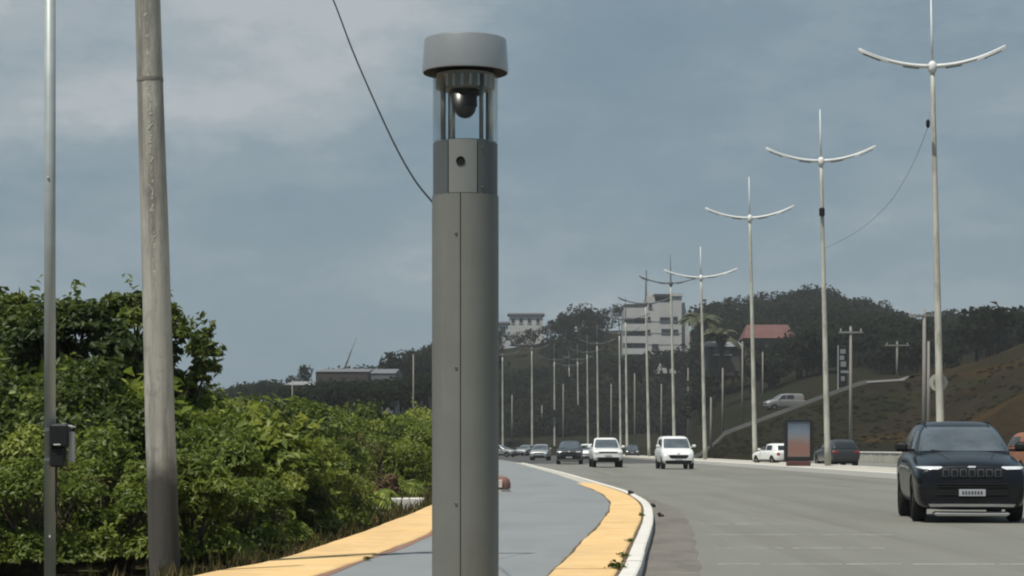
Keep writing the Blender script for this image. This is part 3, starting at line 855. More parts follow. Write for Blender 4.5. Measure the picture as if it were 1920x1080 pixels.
def foliage_mesh(name, clumps, n_leaf, length, width, seed, inner=0.25, sprigs=0):
    """clumps: list of (cx, cy, cz, rx, rz); leaves lie on and in each clump, thick outside"""
    r = np.random.default_rng(seed)
    vol = np.array([c[3] ** 2 for c in clumps]); vol = vol / vol.sum()
    C, N, T = [], [], []
    for c, w_ in zip(clumps, vol):
        n = max(8, int(n_leaf * w_))
        d = r.normal(0, 1, (n, 3)); d[:, 2] = np.abs(d[:, 2]) * 0.9 + d[:, 2] * 0.35
        d /= np.linalg.norm(d, axis=1, keepdims=True)
        rad = 1 - inner * r.random(n) ** 1.5 + r.normal(0, 0.07, n)
        # lumps so the outline is uneven
        rad *= 1 + 0.16 * np.sin(d[:, 0] * 5 + c[0] * 9) * np.cos(d[:, 1] * 4 + c[1] * 7) + 0.12 * np.sin(d[:, 2] * 7 + c[2] * 5)
        p = d * rad[:, None] * np.array([c[3], c[3], c[4]]) + np.array(c[:3])
        nn_ = d * 0.7 + np.array([0, 0, 0.55])
        ct = r.normal(0.40, 0.13)
        C.append(p); N.append(nn_); T.append(np.clip(ct + r.normal(0, 0.13, n), 0.02, 0.98))
    for _ in range(sprigs):
        c = clumps[r.integers(len(clumps))]
        a = r.uniform(0, 6.28); b = np.array([c[0] + c[3] * .5 * math.cos(a), c[1] + c[3] * .5 * math.sin(a), c[2] + c[4] * 0.8])
        dirv = np.array([0.5 * math.cos(a), 0.5 * math.sin(a), 1.0]) * r.uniform(0.18, 0.42)
        m = 12
        t = r.random(m)
        p = b + dirv * t[:, None] + r.normal(0, 0.035, (m, 3))
        C.append(p); N.append(np.tile([0, -0.3, 0.8], (m, 1)) + r.normal(0, .3, (m, 3))); T.append(np.clip(r.normal(0.6, 0.15, m), 0, 1))
    C, N, T = np.concatenate(C), np.concatenate(N), np.concatenate(T)
    N /= np.linalg.norm(N, axis=1, keepdims=True)
    V, Fc, ti = leaf_arrays(C, N, length, width, r, T)
    return np_mesh(name, V, Fc, [3] * (len(Fc) // 3), ti)

def stem_mesh(name, clumps, seed, base_r=0.05):
    r = random.Random(seed)
    mb = MB()
    for c in clumps:
        a = (r.uniform(-.12, .12), r.uniform(-.12, .12), -0.1)
        m = (c[0] * 0.45 + r.uniform(-.1, .1), c[1] * 0.45 + r.uniform(-.1, .1), c[2] * 0.5)
        b = (c[0], c[1], c[2] + c[4] * 0.5)
        mb.tube(smooth([a, m, b], 0.3), [base_r * (1 - 0.75 * t) for t in np.linspace(0, 1, len(smooth([a, m, b], 0.3)))], 6)
        for _ in range(3):
            dv = Vector((r.uniform(-1, 1), r.uniform(-1, 1), r.uniform(0, 1))).normalized() * c[3] * 0.8
            mb.tube([m, Vector(m) + (Vector(b) - Vector(m)) * .5 + dv * .4, Vector(b) + dv], [base_r * .4, base_r * .3, base_r * .12], 5)
    return mb.mesh(name)

def shrub_variant(seed, R0, H0, n_leaf, mat, length=0.11, width=0.055, nclump=13, sprigs=10):
    r = random.Random(seed)
    cl_ = []
    for i in range(nclump):
        a = r.uniform(0, 6.283); q = R0 * 0.72 * math.sqrt(r.random())
        top = H0 * (1 - 0.35 * (q / R0) ** 2) * r.uniform(0.72, 1.02)
        rad = R0 * r.uniform(0.24, 0.42)
        z = r.uniform(rad * 0.6, max(rad * 0.7, top - rad * 0.8))
        if i < nclump // 2: z = max(rad * .6, top - rad * 0.85)
        cl_.append((q * math.cos(a), q * math.sin(a), z, rad, rad * r.uniform(0.7, 0.95)))
    for i in range(7):
        a = 6.283 * i / 7 + r.uniform(-.3, .3); rad = R0 * r.uniform(0.26, 0.36); q = R0 * r.uniform(.62, .82)
        cl_.append((q * math.cos(a), q * math.sin(a), rad * r.uniform(.55, .9), rad, rad * .9))
    return foliage_mesh('foliage', cl_, int(n_leaf * 1.45), length, width, seed, sprigs=sprigs), stem_mesh('stem', cl_[:nclump], seed, 0.035), mat

VAR = [shrub_variant(11, 1.25, 2.1, 5200, 'leaf_near'), shrub_variant(12, 1.3, 2.3, 5600, 'leaf_near', 0.13, 0.06), shrub_variant(13, 1.2, 1.9, 5600, 'leaf_near', 0.09, 0.05),
       shrub_variant(14, 1.35, 2.2, 5600, 'leaf_dark'), shrub_variant(15, 1.15, 2.0, 5200, 'leaf_near', 0.15, 0.045), shrub_variant(16, 1.4, 2.4, 6000, 'leaf_dark', 0.12, 0.06),
       shrub_variant(17, 1.25, 2.0, 2600, 'leaf_near', 0.22, 0.10, sprigs=16), shrub_variant(18, 1.3, 2.1, 8500, 'leaf_fine', 0.065, 0.035, sprigs=20)]
for f_, s_, m_ in VAR:
    f_.materials.append(M[m_]); s_.materials.append(M['bark'])

def where_in_bank(x, y):
    px = 960 + F * x / y
    for lim, t in ((84, 'left of the slim steel pole'), (180, 'just right of the slim steel pole'), (265, 'just left of the concrete pole'), (345, 'behind the concrete pole'), (450, 'just right of the concrete pole'), (580, 'midway between concrete and grey poles'), (690, 'left of the white kerb stones')):
        if px < lim: return t
    return 'close left of the grey pole'
def put_shrub(x, y, h, v, label, group, wide=1.0, row=None):
    if row:
        label = ('light green', 'light green', 'small-leaved', 'dark green', 'narrow-leaved', 'dark green', 'broad-leaved', 'olive fine-leaved')[v] + ' shrub ' + row + ' of the bank, ' + where_in_bank(x, y)
    f_, s_, m_ = VAR[v]
    H = [2.1, 2.3, 1.9, 2.2, 2.0, 2.4, 2.0, 2.1][v]
    o = empty('shrub', (x, y, -0.06), rng.uniform(0, 6.28))
    sc = h / H
    o.scale = (sc * wide, sc * wide, sc)
    tag(o, label, 'shrub', group)
    link('foliage', f_, None, o); link('stem', s_, None, o)
    return o
GRP = 'shrubs of the green bank left of the path'
LBL = 'leafy green shrub in the dense roadside bank left of the yellow-edged path'
front = [(-5.75, 23.6, 1.75), (-4.95, 23.2, 1.65), (-4.25, 23.9, 1.7), (-3.75, 25.0, 1.75), (-3.55, 26.8, 1.75), (-3.4, 28.8, 1.8), (-3.25, 31, 1.85), (-3.15, 33.5, 1.9), (-3.35, 36.5, 1.95), (-3.8, 40, 2.1), (-4.3, 44, 2.15), (-3.9, 48.5, 2.2), (-3.3, 53.5, 2.3), (-3.0, 58, 2.35), (-2.9, 63, 2.4), (-3.2, 70, 2.5)]
for i, (x, y, h) in enumerate(front):
    put_shrub(x, y, h * rng.uniform(0.92, 1.06), (0, 7, 2, 1, 4, 6, 0, 5, 7, 2)[i % 10], LBL, GRP, 0.92, 'in the front')
mid_ = [(-6.6, 26, 2.55), (-5.6, 26, 2.4), (-4.85, 27.2, 2.35), (-4.6, 29.4, 2.2), (-4.5, 32, 2.3), (-4.4, 35, 2.3), (-4.5, 38.5, 2.3), (-4.9, 43, 2.35), (-5.0, 48, 2.45), (-4.9, 53, 2.5), (-4.5, 58.5, 2.6), (-4.3, 66, 2.7), (-4.0, 75, 2.9)]
for i, (x, y, h) in enumerate(mid_):
    put_shrub(x, y, h * rng.uniform(0.95, 1.05), (1, 3, 6, 0, 7, 2, 5, 1, 4)[i % 9], LBL, GRP, 1.0, 'in the middle')
back = [(-7.6, 30.5, 3.2), (-6.5, 31, 3.15), (-5.6, 31, 2.9), (-6.2, 27.2, 2.6), (-7.1, 27.5, 2.7), (-5.7, 34, 2.3), (-6.0, 38, 2.6), (-6.4, 44, 2.5), (-6.6, 50, 2.6), (-6.4, 56, 2.6), (-6.0, 63, 2.7), (-5.6, 72, 2.8), (-8.2, 46, 2.7), (-8.4, 54, 2.8)]
for i, (x, y, h) in enumerate(back):
    put_shrub(x, y, h, (2, 5, 0, 3, 6)[i % 5], LBL, GRP, 1.1, 'at the back')
for x, y, h in ((-5.7, 21.4, 1.3), (-4.75, 21.5, 1.25), (-4.1, 22.0, 1.35), (-3.45, 22.6, 1.2), (-3.15, 24.0, 1.1), (-3.0, 26, 1.0), (-2.85, 28.5, 0.95), (-2.75, 31.5, 1.0)):
    put_shrub(x, y, h * 1.08, int(abs(x * 10)) % 5, LBL, GRP, 0.95, 'at the foot')
# shrubs nobody could mistake
put_shrub(-5.35, 22.2, 1.35, 1, 'low broad-leaved shrub between the slim steel pole and the concrete pole', GRP)
put_shrub(-6.1, 20.6, 1.15, 4, 'low shrub at the foot of the slim steel pole', GRP)

# leafy trees rising over the bank
def make_tree(name, x, y, H, rad, seed, mat, label, n_leaf=7000, llen=0.13, lw=0.06, group=None, trunk_h=0.2, nclump=24, flat=0.8, cat='tree', sprigs=9, branchy=0):
    r = random.Random(seed)
    cl_ = []
    for i in range(nclump):
        a = r.uniform(0, 6.283); q = rad * 0.8 * math.sqrt(r.random())
        rr = rad * r.uniform(0.24, 0.4)
        zt_ = H * (1 - 0.22 * (q / rad) ** 2)
        z = zt_ - rr * flat * r.uniform(0.8, 1.3) - (0 if i < nclump * 0.5 else r.uniform(0.1, H * (1 - trunk_h) * 0.75))
        cl_.append((q * math.cos(a), q * math.sin(a), z, rr, rr * flat))
    o = empty(name, (x, y, -0.06))
    tag(o, label, cat, group)
    f_ = foliage_mesh('crown', cl_, n_leaf, llen, lw, seed, inner=0.35, sprigs=sprigs)
    link('crown', f_, M[mat], o)
    mb = MB()
    mb.tube([(0, 0, -0.1), (0.05, 0.03, H * trunk_h * 0.6), (0.02, 0, H * trunk_h)], [0.10, 0.08, 0.065], 8)
    for c in cl_:
        mb.tube(smooth([(0.02, 0, H * trunk_h * r.uniform(.6, 1)), (c[0] * .5, c[1] * .5, (H * trunk_h + c[2]) / 2 + .1), (c[0], c[1], c[2] + c[4] * .6)], .4),
                [0.045 - 0.035 * t for t in np.linspace(0, 1, len(smooth([(0.02, 0, H * trunk_h), (c[0] * .5, c[1] * .5, (H * trunk_h + c[2]) / 2 + .1), (c[0], c[1], c[2] + c[4] * .6)], .4)))] + [0.01] * 3, 5) if False else \
        mb.tube([(0.02, 0, H * trunk_h * 0.9), (c[0] * .5, c[1] * .5, (H * trunk_h + c[2]) / 2 + .1), (c[0], c[1], c[2] + c[4] * .6)], [0.045, 0.03, 0.01], 5)
    mb.build('trunk', M['bark'], o, smooth=True)
    return o
make_tree('tree', -7.0, 29.5, 3.42, 1.1, 21, 'leaf_dark', 'dark bushy tree at the left edge of the picture, behind the slim steel pole', 11000)
make_tree('tree', -6.0, 28.6, 3.3, 1.05, 22, 'leaf_dark', 'dark bushy tree between the slim steel pole and the concrete pole', 11000)
make_tree('tree', -5.25, 29.6, 3.5, 0.8, 23, 'leaf_dark', 'dark upright tree with bare sprigs on top, left behind the concrete pole', 7500)
make_tree('tree', -4.62, 30.0, 3.15, 0.62, 24, 'leaf_dark', 'thin open-branched tree leaning out right of the concrete pole', 1500, 0.13, 0.07, nclump=9, sprigs=34, trunk_h=.4)
make_tree('tree', -8.4, 31.5, 3.9, 1.2, 25, 'leaf_dark', 'dark bushy tree outermost behind the bank at the left', 9000)

# drooping plant with long compound leaves in the bank
def frond_plant(x, y, h, n, mat, label, name='frond_plant', cat='plant', seed=3, droop=0.7, spread=0.8, lw=0.05, group=None, z=-0.05, trunk=0.0, parent=None, nleaf=13):
    r = random.Random(seed)
    o = empty(name, (x, y, z)); tag(o, label, cat, group)
    fr = []
    for i in range(n):
        a = 6.283 * i / n + r.uniform(-.3, .3)
        el = r.uniform(0.5, 1.0) if trunk == 0 else r.uniform(0.15, 1.25)
        L = spread * r.uniform(.8, 1.1)
        pts = []
        for k in range(8):
            t = k / 7
            pts.append(Vector((math.cos(a) * L * t * (0.6 + 0.4 * (1 - el) + .3), math.sin(a) * L * t * (0.6 + 0.4 * (1 - el) + .3), trunk + (h - trunk) * (el * 1.1 * t - droop * t * t))))
        V, T, ti = [], [], []
        for k in range(nleaf):
            t = 0.15 + 0.85 * k / nleaf
            j = min(6, int(t * 7)); p = pts[j].lerp(pts[j + 1], t * 7 - j)
            d = (pts[j + 1] - pts[j]).normalized(); s_ = d.cross(Vector((0, 0, 1))).normalized()
            for sg in (-1, 1):
                ll = L * 0.30 * math.sin(math.pi * min(1, t * .9 + .1)) + 0.04
                tip = p + (s_ * sg * .85 + d * .5 + Vector((0, 0, -.4))) * ll
                b0, b1 = p - d * lw * .5, p + d * lw * .5
                m_ = (p + tip) / 2 + Vector((0, 0, ll * .08))
                q = len(V); V += [b0, m_ - d * lw * .6, tip, m_ + d * lw * .6, b1]
                T += [(q, q + 1, q + 2, q + 3, q + 4)]; ti += [r.uniform(.2, .9)] * 5
        mb = MB(); mb.tube(pts, [0.012 * spread] * 8, 5)
        base = len(V)
        V += [Vector(v) for v in mb.v]; T += [tuple(base + q for q in f) for f in mb.f]; ti += [.3] * len(mb.v)
        me = np_mesh('frond', [tuple(v) for v in V], [q for f in T for q in f], [len(f) for f in T], ti)
        link('frond', me, M[mat], o)
    if trunk > 0:
        mb = MB(); mb.tube([(0, 0, -.2), (0.1, 0, trunk * .5), (0, 0, trunk)], [.22, .17, .14], 8); mb.build('trunk', M['bark'], o, smooth=True)
    return o
frond_plant(-3.05, 43.5, 1.9, 12, 'leaf_near', 'drooping long-leaved plant at the right part of the bank, above the white kerb block', seed=4, spread=1.0)
frond_plant(-3.9, 45.5, 2.5, 11, 'leaf_near', 'tall feathery plant topping the bank left of the grey pole', seed=8, spread=1.3)
frond_plant(-2.95, 51.0, 2.3, 12, 'leaf_near', 'feathery plant in the bank close beside the grey pole', seed=9, spread=1.2)

# dry brown brush low in the bank
def dry_brush(x, y, h, rad, seed, label):
    cl_ = [(random.Random(seed + i).uniform(-rad, rad), random.Random(seed + i + 50).uniform(-rad * .5, rad * .5), h * 0.45, rad * .55, h * .5) for i in range(5)]
    o = empty('dry_bush', (x, y, -0.05)); tag(o, label, 'bush')
    link('foliage', foliage_mesh('foliage', cl_, 1100, 0.11, 0.035, seed, inner=.7), M['leaf_dry'], o)
    link('stem', stem_mesh('stem', cl_, seed, 0.02), M['bark'], o)
dry_brush(-2.75, 35.0, 0.95, 0.42, 31, 'dry brown bush low in the bank beside the yellow edging')
dry_brush(-2.5, 44.4, 0.75, 0.28, 32, 'heap of dry brown brush on the white kerb block')
dry_brush(-3.95, 21.9, 0.4, 0.3, 33, 'patch of dry brown twigs left of the concrete pole foot')

# white kerb block beyond the bank end
kb = empty('kerb_block', (0, 0, 0)); tag(kb, 'white kerb stones at the end of the green bank, left of the grey pole', 'kerb')
for i, x in enumerate(np.arange(-2.95, -1.55, 0.47)):
    mb = MB(); mb.box((x, 43.6 + 0.02 * i, 0.08), (0.455, 0.22, 0.26), bev=0.025); mb.build('kerb_stone', M['kerb'], kb)

# grass along the path edge
r = np.random.default_rng(5)
n = 5200
ys = 14 + (r.random(n) ** 1.3) * 46
xo = np.array([at_y(leftoL, y) for y in ys])
off = np.abs(r.normal(0, 0.33, n)) + 0.01
clump = 0.5 + 0.5 * np.sin(ys * 2.1) * np.sin(ys * 0.83 + 1)
xs = xo - off * (0.4 + 0.9 * clump) + 0.03
hh = r.uniform(0.06, 0.22, n) * (0.4 + np.minimum(1.2, off * 1.8))
a = r.uniform(0, 6.28, n); b = r.uniform(0.02, 0.12, n)
w_ = r.uniform(0.004, 0.011, n)
base = np.stack([xs, ys, np.full(n, -0.05)], 1)
dx_ = np.stack([np.cos(a), np.sin(a), np.zeros(n)], 1)
px_ = np.stack([-np.sin(a), np.cos(a), np.zeros(n)], 1)
hh = hh * 0.8 + 0.08
V = np.stack([base - px_ * w_[:, None], base + px_ * w_[:, None], base + dx_ * b[:, None] * .4 + np.stack([0 * a, 0 * a, hh * .65], 1) + px_ * w_[:, None] * .8,
              base + dx_ * b[:, None] + np.stack([0 * a, 0 * a, hh], 1), base + dx_ * b[:, None] * .4 + np.stack([0 * a, 0 * a, hh * .65], 1) - px_ * w_[:, None] * .8], 1).reshape(-1, 3)
Fc = (np.arange(n)[:, None] * 5 + np.arange(5)).ravel()
me = np_mesh('grass', V, Fc, [5] * n, np.repeat(r.random(n), 5))
tag(link('grass', me, M['grass']), 'tufts of grass along the bank side of the yellow edging', 'grass', kind='stuff')

# weeds in the joints of the kerb and lumps in the gutter
def weed(x, y, z, s, seed, label, mat='leaf_dark', name='weed'):
    rr = np.random.default_rng(seed)
    c = rr.normal(0, 1, (70, 3)) * np.array([.45, .6, .3]) * s; c[:, 2] = np.abs(c[:, 2]) + .01
    V, T, ti = leaf_arrays(c, np.tile([0, 0, 1.], (70, 1)), s * .7, s * .3, rr, rr.random(70) * .6)
    o = link(name, np_mesh(name, V, T, [3] * (len(T) // 3), ti), M[mat])
    o.location = (x, y, z)
    tag(o, label, 'weed')
weed(at_y(kerbL, 19.6) - 0.05, 19.6, 0.133, 0.085, 1, 'green weed in the joint between yellow slab and white kerb, nearest the camera')
weed(at_y(kerbL, 21.6) - 0.03, 21.6, 0.133, 0.06, 2, 'small weed between yellow slab and white kerb, second from the camera')
weed(at_y(kerbL, 25.0) - 0.03, 25.0, 0.133, 0.05, 3, 'small weed between yellow slab and white kerb where the kerb begins to bend')
weed(at_y(kerbL, 34.5) - 0.03, 34.5, 0.133, 0.06, 4, 'small weed between yellow slab and white kerb in the bend')
weed(at_y(leftL, 21.0) + .06, 21.2, 0.125, 0.05, 11, 'small weed at the red edging of the path')
def lump(x, y, z, s, seed, label):
    rr = random.Random(seed); mb = MB()
    for _ in range(6):
        c = (rr.uniform(-1, 1) * s * .45, rr.uniform(-1, 1) * s * 1.5, s * rr.uniform(.2, .75))
        Mx = Matrix.Rotation(rr.uniform(0, 3), 3, 'Z') @ Matrix.Rotation(rr.uniform(-.5, .5), 3, 'X')
        mb.box(c, (s * rr.uniform(.5, 1), s * rr.uniform(.5, 1), s * rr.uniform(.4, .8)), M=Mx, bev=s * .18)
    o = mb.build('debris', pm('dark_debris', (0.03, 0.026, 0.022), 0.95, var=.4, scale=20))
    o.location = (x, y, z); tag(o, label, 'debris')
lump(at_y(kerbL, 38) + .31, 38, .01, .07, 1, 'dark lump of debris in the gutter, nearest of three')
lump(at_y(kerbL, 44) + .28, 44, .01, .075, 2, 'dark lump of debris in the gutter, middle of three')
lump(at_y(kerbL, 50) + .02, 50, .13, .10, 3, 'dark heap of debris on the kerb where the yellow strip narrows')

def disc(r_, t_, n=28):
    mb = MB(); vs = [(q * math.cos(6.2832 * k / n), y, q * math.sin(6.2832 * k / n)) for y, q in ((-t_ / 2, r_), (t_ / 2, r_)) for k in range(n)]
    mb.add(vs, [(k, (k + 1) % n, n + (k + 1) % n, n + k) for k in range(n)] + [tuple(range(n - 1, -1, -1)), tuple(range(n, 2 * n))]); return mb
# low rounded red kerb-end marker on the path, half behind the grey pole
rs = empty('kerb_marker', ((933 - 960) / F * 54.0, 54.0, 0.124))
tag(rs, 'low rounded faded red marker with white foot on the path, half behind the grey pole', 'marker')
mb = MB(); mb.lathe([(0.33, 0.08), (0.33, 0.20), (0.30, 0.30), (0.24, 0.36), (0.12, 0.39), (0.0, 0.395)], 24, cap=False); mb.build('body', M['red_sign'], rs, smooth=True)
mb = MB(); mb.lathe([(0.32, -0.01), (0.32, 0.06), (0.27, 0.08), (0.0, 0.082)], 24, cap=False); mb.build('foot', M['white_sign'], rs, auto=40)
mb = MB(); mb.box((0.07, -0.32, 0.20), (0.10, 0.03, 0.20), bev=.012); mb.build('reflector', M['white_sign'], rs)

# ------------------------------------------------------------------ lamp posts on the median
def lamp_post(H, span, name='lamp_post', arm_mat='lamp_arm', th=1.0):
    o = empty(name)
    mb = MB(); rows_ = 14
    mb.tube([(0, 0, H * i / rows_ - .05) for i in range(rows_ + 1)], [0.185 - 0.095 * i / rows_ for i in range(rows_ + 1)], 14)
    mb.build('shaft', M['lamp_post'], o, smooth=True)
    mb = MB(); mb.tube([(0, 0, H), (0, 0, H + 1.4), (0, 0, H + 3.05)], [0.06, 0.05, 0.03], 8); mb.build('spike', M[arm_mat], o, smooth=True)
    mb = MB(); mb.lathe([(0.12, H - .28), (0.19, H - .15), (0.19, H + .12), (0.09, H + .24)], 14); mb.build('hub', M[arm_mat], o, smooth=True)
    for sg in (-1, 1):
        hs = span / 2
        crv = [(sg * hs * t, 0, H + 0.02 + 0.82 * t ** 2.0) for t in np.linspace(0.03, 1, 11)]
        mb = MB(); mb.tube(crv, [(0.10 - 0.03 * t) * th for t in np.linspace(0, 1, 11)], 8); arm = mb.build('lamp_arm', M[arm_mat], o, smooth=True)
        mb = MB()
        k = 6; q = []
        for t in np.linspace(0.60, 1.0, k):
            z = H + 0.02 + 0.82 * t ** 2
            wv = 0.17 * th * math.sin(math.pi * (0.12 + 0.76 * (t - .6) / .4))
            q += [(sg * hs * t, -wv, z + .03 * th), (sg * hs * t, wv, z + .03 * th), (sg * hs * t, wv, z - .09 * th), (sg * hs * t, -wv, z - .09 * th)]
        fs = [(i * 4 + j, i * 4 + (j + 1) % 4, (i + 1) * 4 + (j + 1) % 4, (i + 1) * 4 + j) for i in range(k - 1) for j in range(4)] + [(0, 1, 2, 3), (4 * k - 1, 4 * k - 2, 4 * k - 3, 4 * k - 4)]
        mb.add(q, fs); mb.build('lamp_head', M[arm_mat], arm)
        for t0, t1 in ((0.18, 0.40), (0.70, 0.95)):
            mb = MB()
            tm = (t0 + t1) / 2; z0, z1 = 0.82 * t0 ** 2, 0.82 * t1 ** 2
            Mx = Matrix.Rotation(-sg * math.atan2(z1 - z0, hs * (t1 - t0)), 3, 'Y')
            mb.box((sg * hs * tm, 0, H + .02 + (z0 + z1) / 2 - .115), (hs * (t1 - t0), 0.15, 0.04), M=Mx, bev=.01)
            mb.build('lens', M['lamp_lens'], arm)
    return o
LG = 'tall double-armed lamp posts in line along the median'
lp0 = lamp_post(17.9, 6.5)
lp1 = lamp_post(17.9, 6.5, 'lamp_post', 'arm_shaded', 0.75)
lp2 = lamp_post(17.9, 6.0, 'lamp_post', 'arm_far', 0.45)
names_l = ['tall double-armed lamp post rising behind the black sport utility car',
           'double-armed lamp post on the median between the advertising panel and the dark parked car',
           'double-armed lamp post on the median just left of the white car and advertising panel',
           'shorter double-armed lamp post on the median, right of the white van',
           'double-armed lamp post directly behind the white van',
           'double-armed lamp post in the gap between the pickup and the white van',
           'far double-armed lamp post before the left wing of the apartment building',
           'far double-armed lamp post rising just right of the white pickup']
xb = [1765, 1552, 1416, 1322, 1265, 1217, 1176, 1164, 1122, 1103, 1085, 1069]
lean_l = -0.022
posts = []
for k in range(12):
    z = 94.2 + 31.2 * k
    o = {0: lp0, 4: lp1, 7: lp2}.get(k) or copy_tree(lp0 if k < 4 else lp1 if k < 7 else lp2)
    x = (xb[k] - 960) / F * z
    o.location = (x, z, 0.14 if z < 300 else -0.02)
    o.rotation_euler = (0, lean_l if k < 6 else -0.012, rng.uniform(-.06, .06))
    if k == 3: o.scale = (1, 1, 0.895)
    tag(o, names_l[k] if k < 8 else 'slender far lamp post among the row of pale posts above the distant cars', 'lamp post', LG)
    posts.append(o)
for x, y in ((1040, 372), (998, 330), (943, 352)):
    o = copy_tree(lp2); o.location = ((x - 960) / F * y, y, -0.05); o.rotation_euler = (0, -0.005, R(20))
    o.scale = (1, 1, 0.92)
    tag(o, {1040: 'far lamp post carrying a dark box at mid height, left of the dark oncoming car', 998: 'far lamp post behind the small silver car', 943: 'far lamp post just right of the thick grey pole'}[x], 'lamp post', LG)
    if x == 1040: fp = o
mb = MB(); mb.box((0, -0.3, 7.6), (1.7, 0.5, 1.1), bev=.08); mb.box((0, -.3, 8.3), (1.2, .4, .3), bev=.05); mb.build('signal_box', M['matte_black'], fp)
# round sign and cable on the nearest post
sg_ = posts[0]
q = disc(0.40, 0.03)
ds = q.build('round_sign', M['sign_back'], None)
ds.location = posts[0].location + Vector((-0.08, 0.24, 3.97)); 
tag(ds, 'round sign seen from behind on the post behind the black sport utility car', 'sign')
for x in (-.2, .2):
    mb = MB(); mb.box((x, 0, 0), (0.05, 0.04, 0.2)); mb.build('bracket', M['steel_dark'], ds).location = (0, -.03, 0)
Pz = 94.0
def at(u, v, Y): return Vector(((u - 960) / F * Y, Y, HC + (838 - v) / F * Y))
mb = MB(); mb.tube(smooth([at(1743, 210, 93.9), at(1741, 232, 93.8), at(1726, 275, 96), at(1700, 330, 101), at(1664, 384, 108), at(1610, 432, 116), at(1546, 466, 125.2)], .6), 0.011, 5)
tag(mb.build('overhead_cable', M['steel_dark'], smooth=True), 'slack cable hanging between the two nearest double-armed lamp posts', 'cable')
mb = MB(); mb.lathe([(.03, 0), (.09, .08), (.09, .3), (.03, .38)], 10); jb = mb.build('cable_joint', M['matte_black'])
jb.location = at(1740, 240, 93.75); tag(jb, 'small black cable joint hanging high beside the nearest lamp post', 'cable joint')
for i, (dz, ks) in enumerate(((14.9, 1),)):
    mb = MB(); mb.box((-.05, -.2, dz), (.3, .25, .5), bev=.05); mb.build('junction_box', M['matte_black'], posts[1])

# grey utility poles further back
UG = 'grey utility poles beyond the road'
def utility_pole(px, row_base, row_top, z, label, arm=0.0, mat='wood_pole', rad=0.16):
    X = (px - 960) / F * z
    zb_ = HC + (838 - row_base) / F * z
    zt_ = HC + (838 - row_top) / F * z
    gh = land_h(X, z) if z >= 192 else 0.0
    zb_ = min(zb_, gh) if z >= 192 else 0.0
    o = empty('utility_pole', (X, z, zb_)); tag(o, label, 'utility pole', UG)
    mb = MB(); mb.tube([(0, 0, -.3), (0, 0, (zt_ - zb_) * .5), (0, 0, zt_ - zb_)], [rad, rad * .85, rad * .65], 10); mb.build('shaft', M[mat], o, smooth=True)
    if arm:
        mb = MB(); mb.box((0, -.1, zt_ - zb_ - .5), (arm, .12, .14)); c = mb.build('crossarm', M[mat], o)
        for s_ in (-.42, 0, .42):
            mb = MB(); mb.lathe([(.04, 0), (.07, .1), (.03, .25)], 8, (s_ * arm, -.1, zt_ - zb_ - .43)); mb.build('insulator', M['steel'], c)
    return o
utility_pole(1595, 845, 612, 178, 'grey utility pole with a short arm rising behind the dark parked car', 2.0)
utility_pole(1733, 800, 580, 172, 'double-width grey utility pole with crossarm left of the nearest lamp post', 2.6, rad=.2)
utility_pole(1741, 800, 640, 180, 'plain grey pole close against the crossarmed pole left of the nearest lamp post')
utility_pole(1682, 715, 640, 262, 'thin utility pole with wide crossarm on top of the ramp', 3.0)
for px, a, b, z in ((1355, 820, 690, 260), (1392, 790, 640, 262), (1430, 768, 660, 300), (1460, 725, 660, 310), (1500, 715, 668, 310), (1333, 850, 745, 225), (1562, 715, 660, 320), (1190, 850, 700, 340), (1240, 850, 720, 330), (1290, 850, 690, 335), (1146, 850, 720, 350), (1056, 850, 720, 380), (960, 850, 740, 380), (1016, 850, 760, 390)):
    utility_pole(px, a, b, z, 'thin pale utility pole before the wooded hillside, ' + ({1355: 'at the low end of the ramp', 1392: 'left of the red roof', 1430: 'under the red roof', 1460: 'behind the ramp vehicle', 1500: 'right of the red roof', 1333: 'by the shorter lamp post', 1562: 'left of the totem sign', 1190: 'right of the pickup', 1240: 'left of the white van', 1290: 'above the right side of the white van', 1146: 'above the white pickup', 1056: 'above the dark oncoming car', 960: 'nearest the grey pole', 1016: 'above the small silver car'}[px]), 0.0, rad=.13)
for px, a, b, z, lab in ((775, 760, 665, 150, 'slim pole above the bank close left of the grey pole'), (548, 745, 712, 160, 'short slim pole above the bank at the small pale house')):
    utility_pole(px, 838, b, z, lab, 0.0, rad=.06)

# ------------------------------------------------------------------ hillside wood
def tree_arrays(seed, nl=150, size=0.95):
    """unit-ish tree, about 7 m tall: arrays of leaf clusters"""
    r = np.random.default_rng(seed)
    k = 9
    cc = r.normal(0, 1, (k, 3)) * np.array([1.5, 1.5, 1.1]) + np.array([0, 0, 4.4])
    cc[:, 2] = np.minimum(cc[:, 2], 5.2); cc[:, :2] = np.clip(cc[:, :2], -2.4, 2.4)
    cr_ = r.uniform(1.0, 1.9, k)
    idx = r.integers(0, k, nl)
    d = r.normal(0, 1, (nl, 3)); d /= np.linalg.norm(d, axis=1, keepdims=True)
    p = cc[idx] + d * cr_[idx][:, None] * (1 - .35 * r.random((nl, 1)) ** 2) * np.array([1, 1, .8])
    tint = np.clip(r.normal(0.4, .12, k)[idx] + r.normal(0, .12, nl), 0.02, .98)
    V, T, ti = leaf_arrays(p, d * .6 + np.array([0, 0, .5]), size, size * .75, r, tint)
    mb = MB(); mb.tube([(0, 0, -.5), (.1, 0, 2), (0, .1, 4.2)], [.22, .17, .09], 5, cap=False)
    tv = np.array(mb.v); tf = np.array([[f[0], f[1], f[2], f[0], f[2], f[3]] for f in mb.f]).ravel()
    return V, T, ti, tv, tf
tvars = [tree_arrays(s, 170) for s in range(60, 66)]
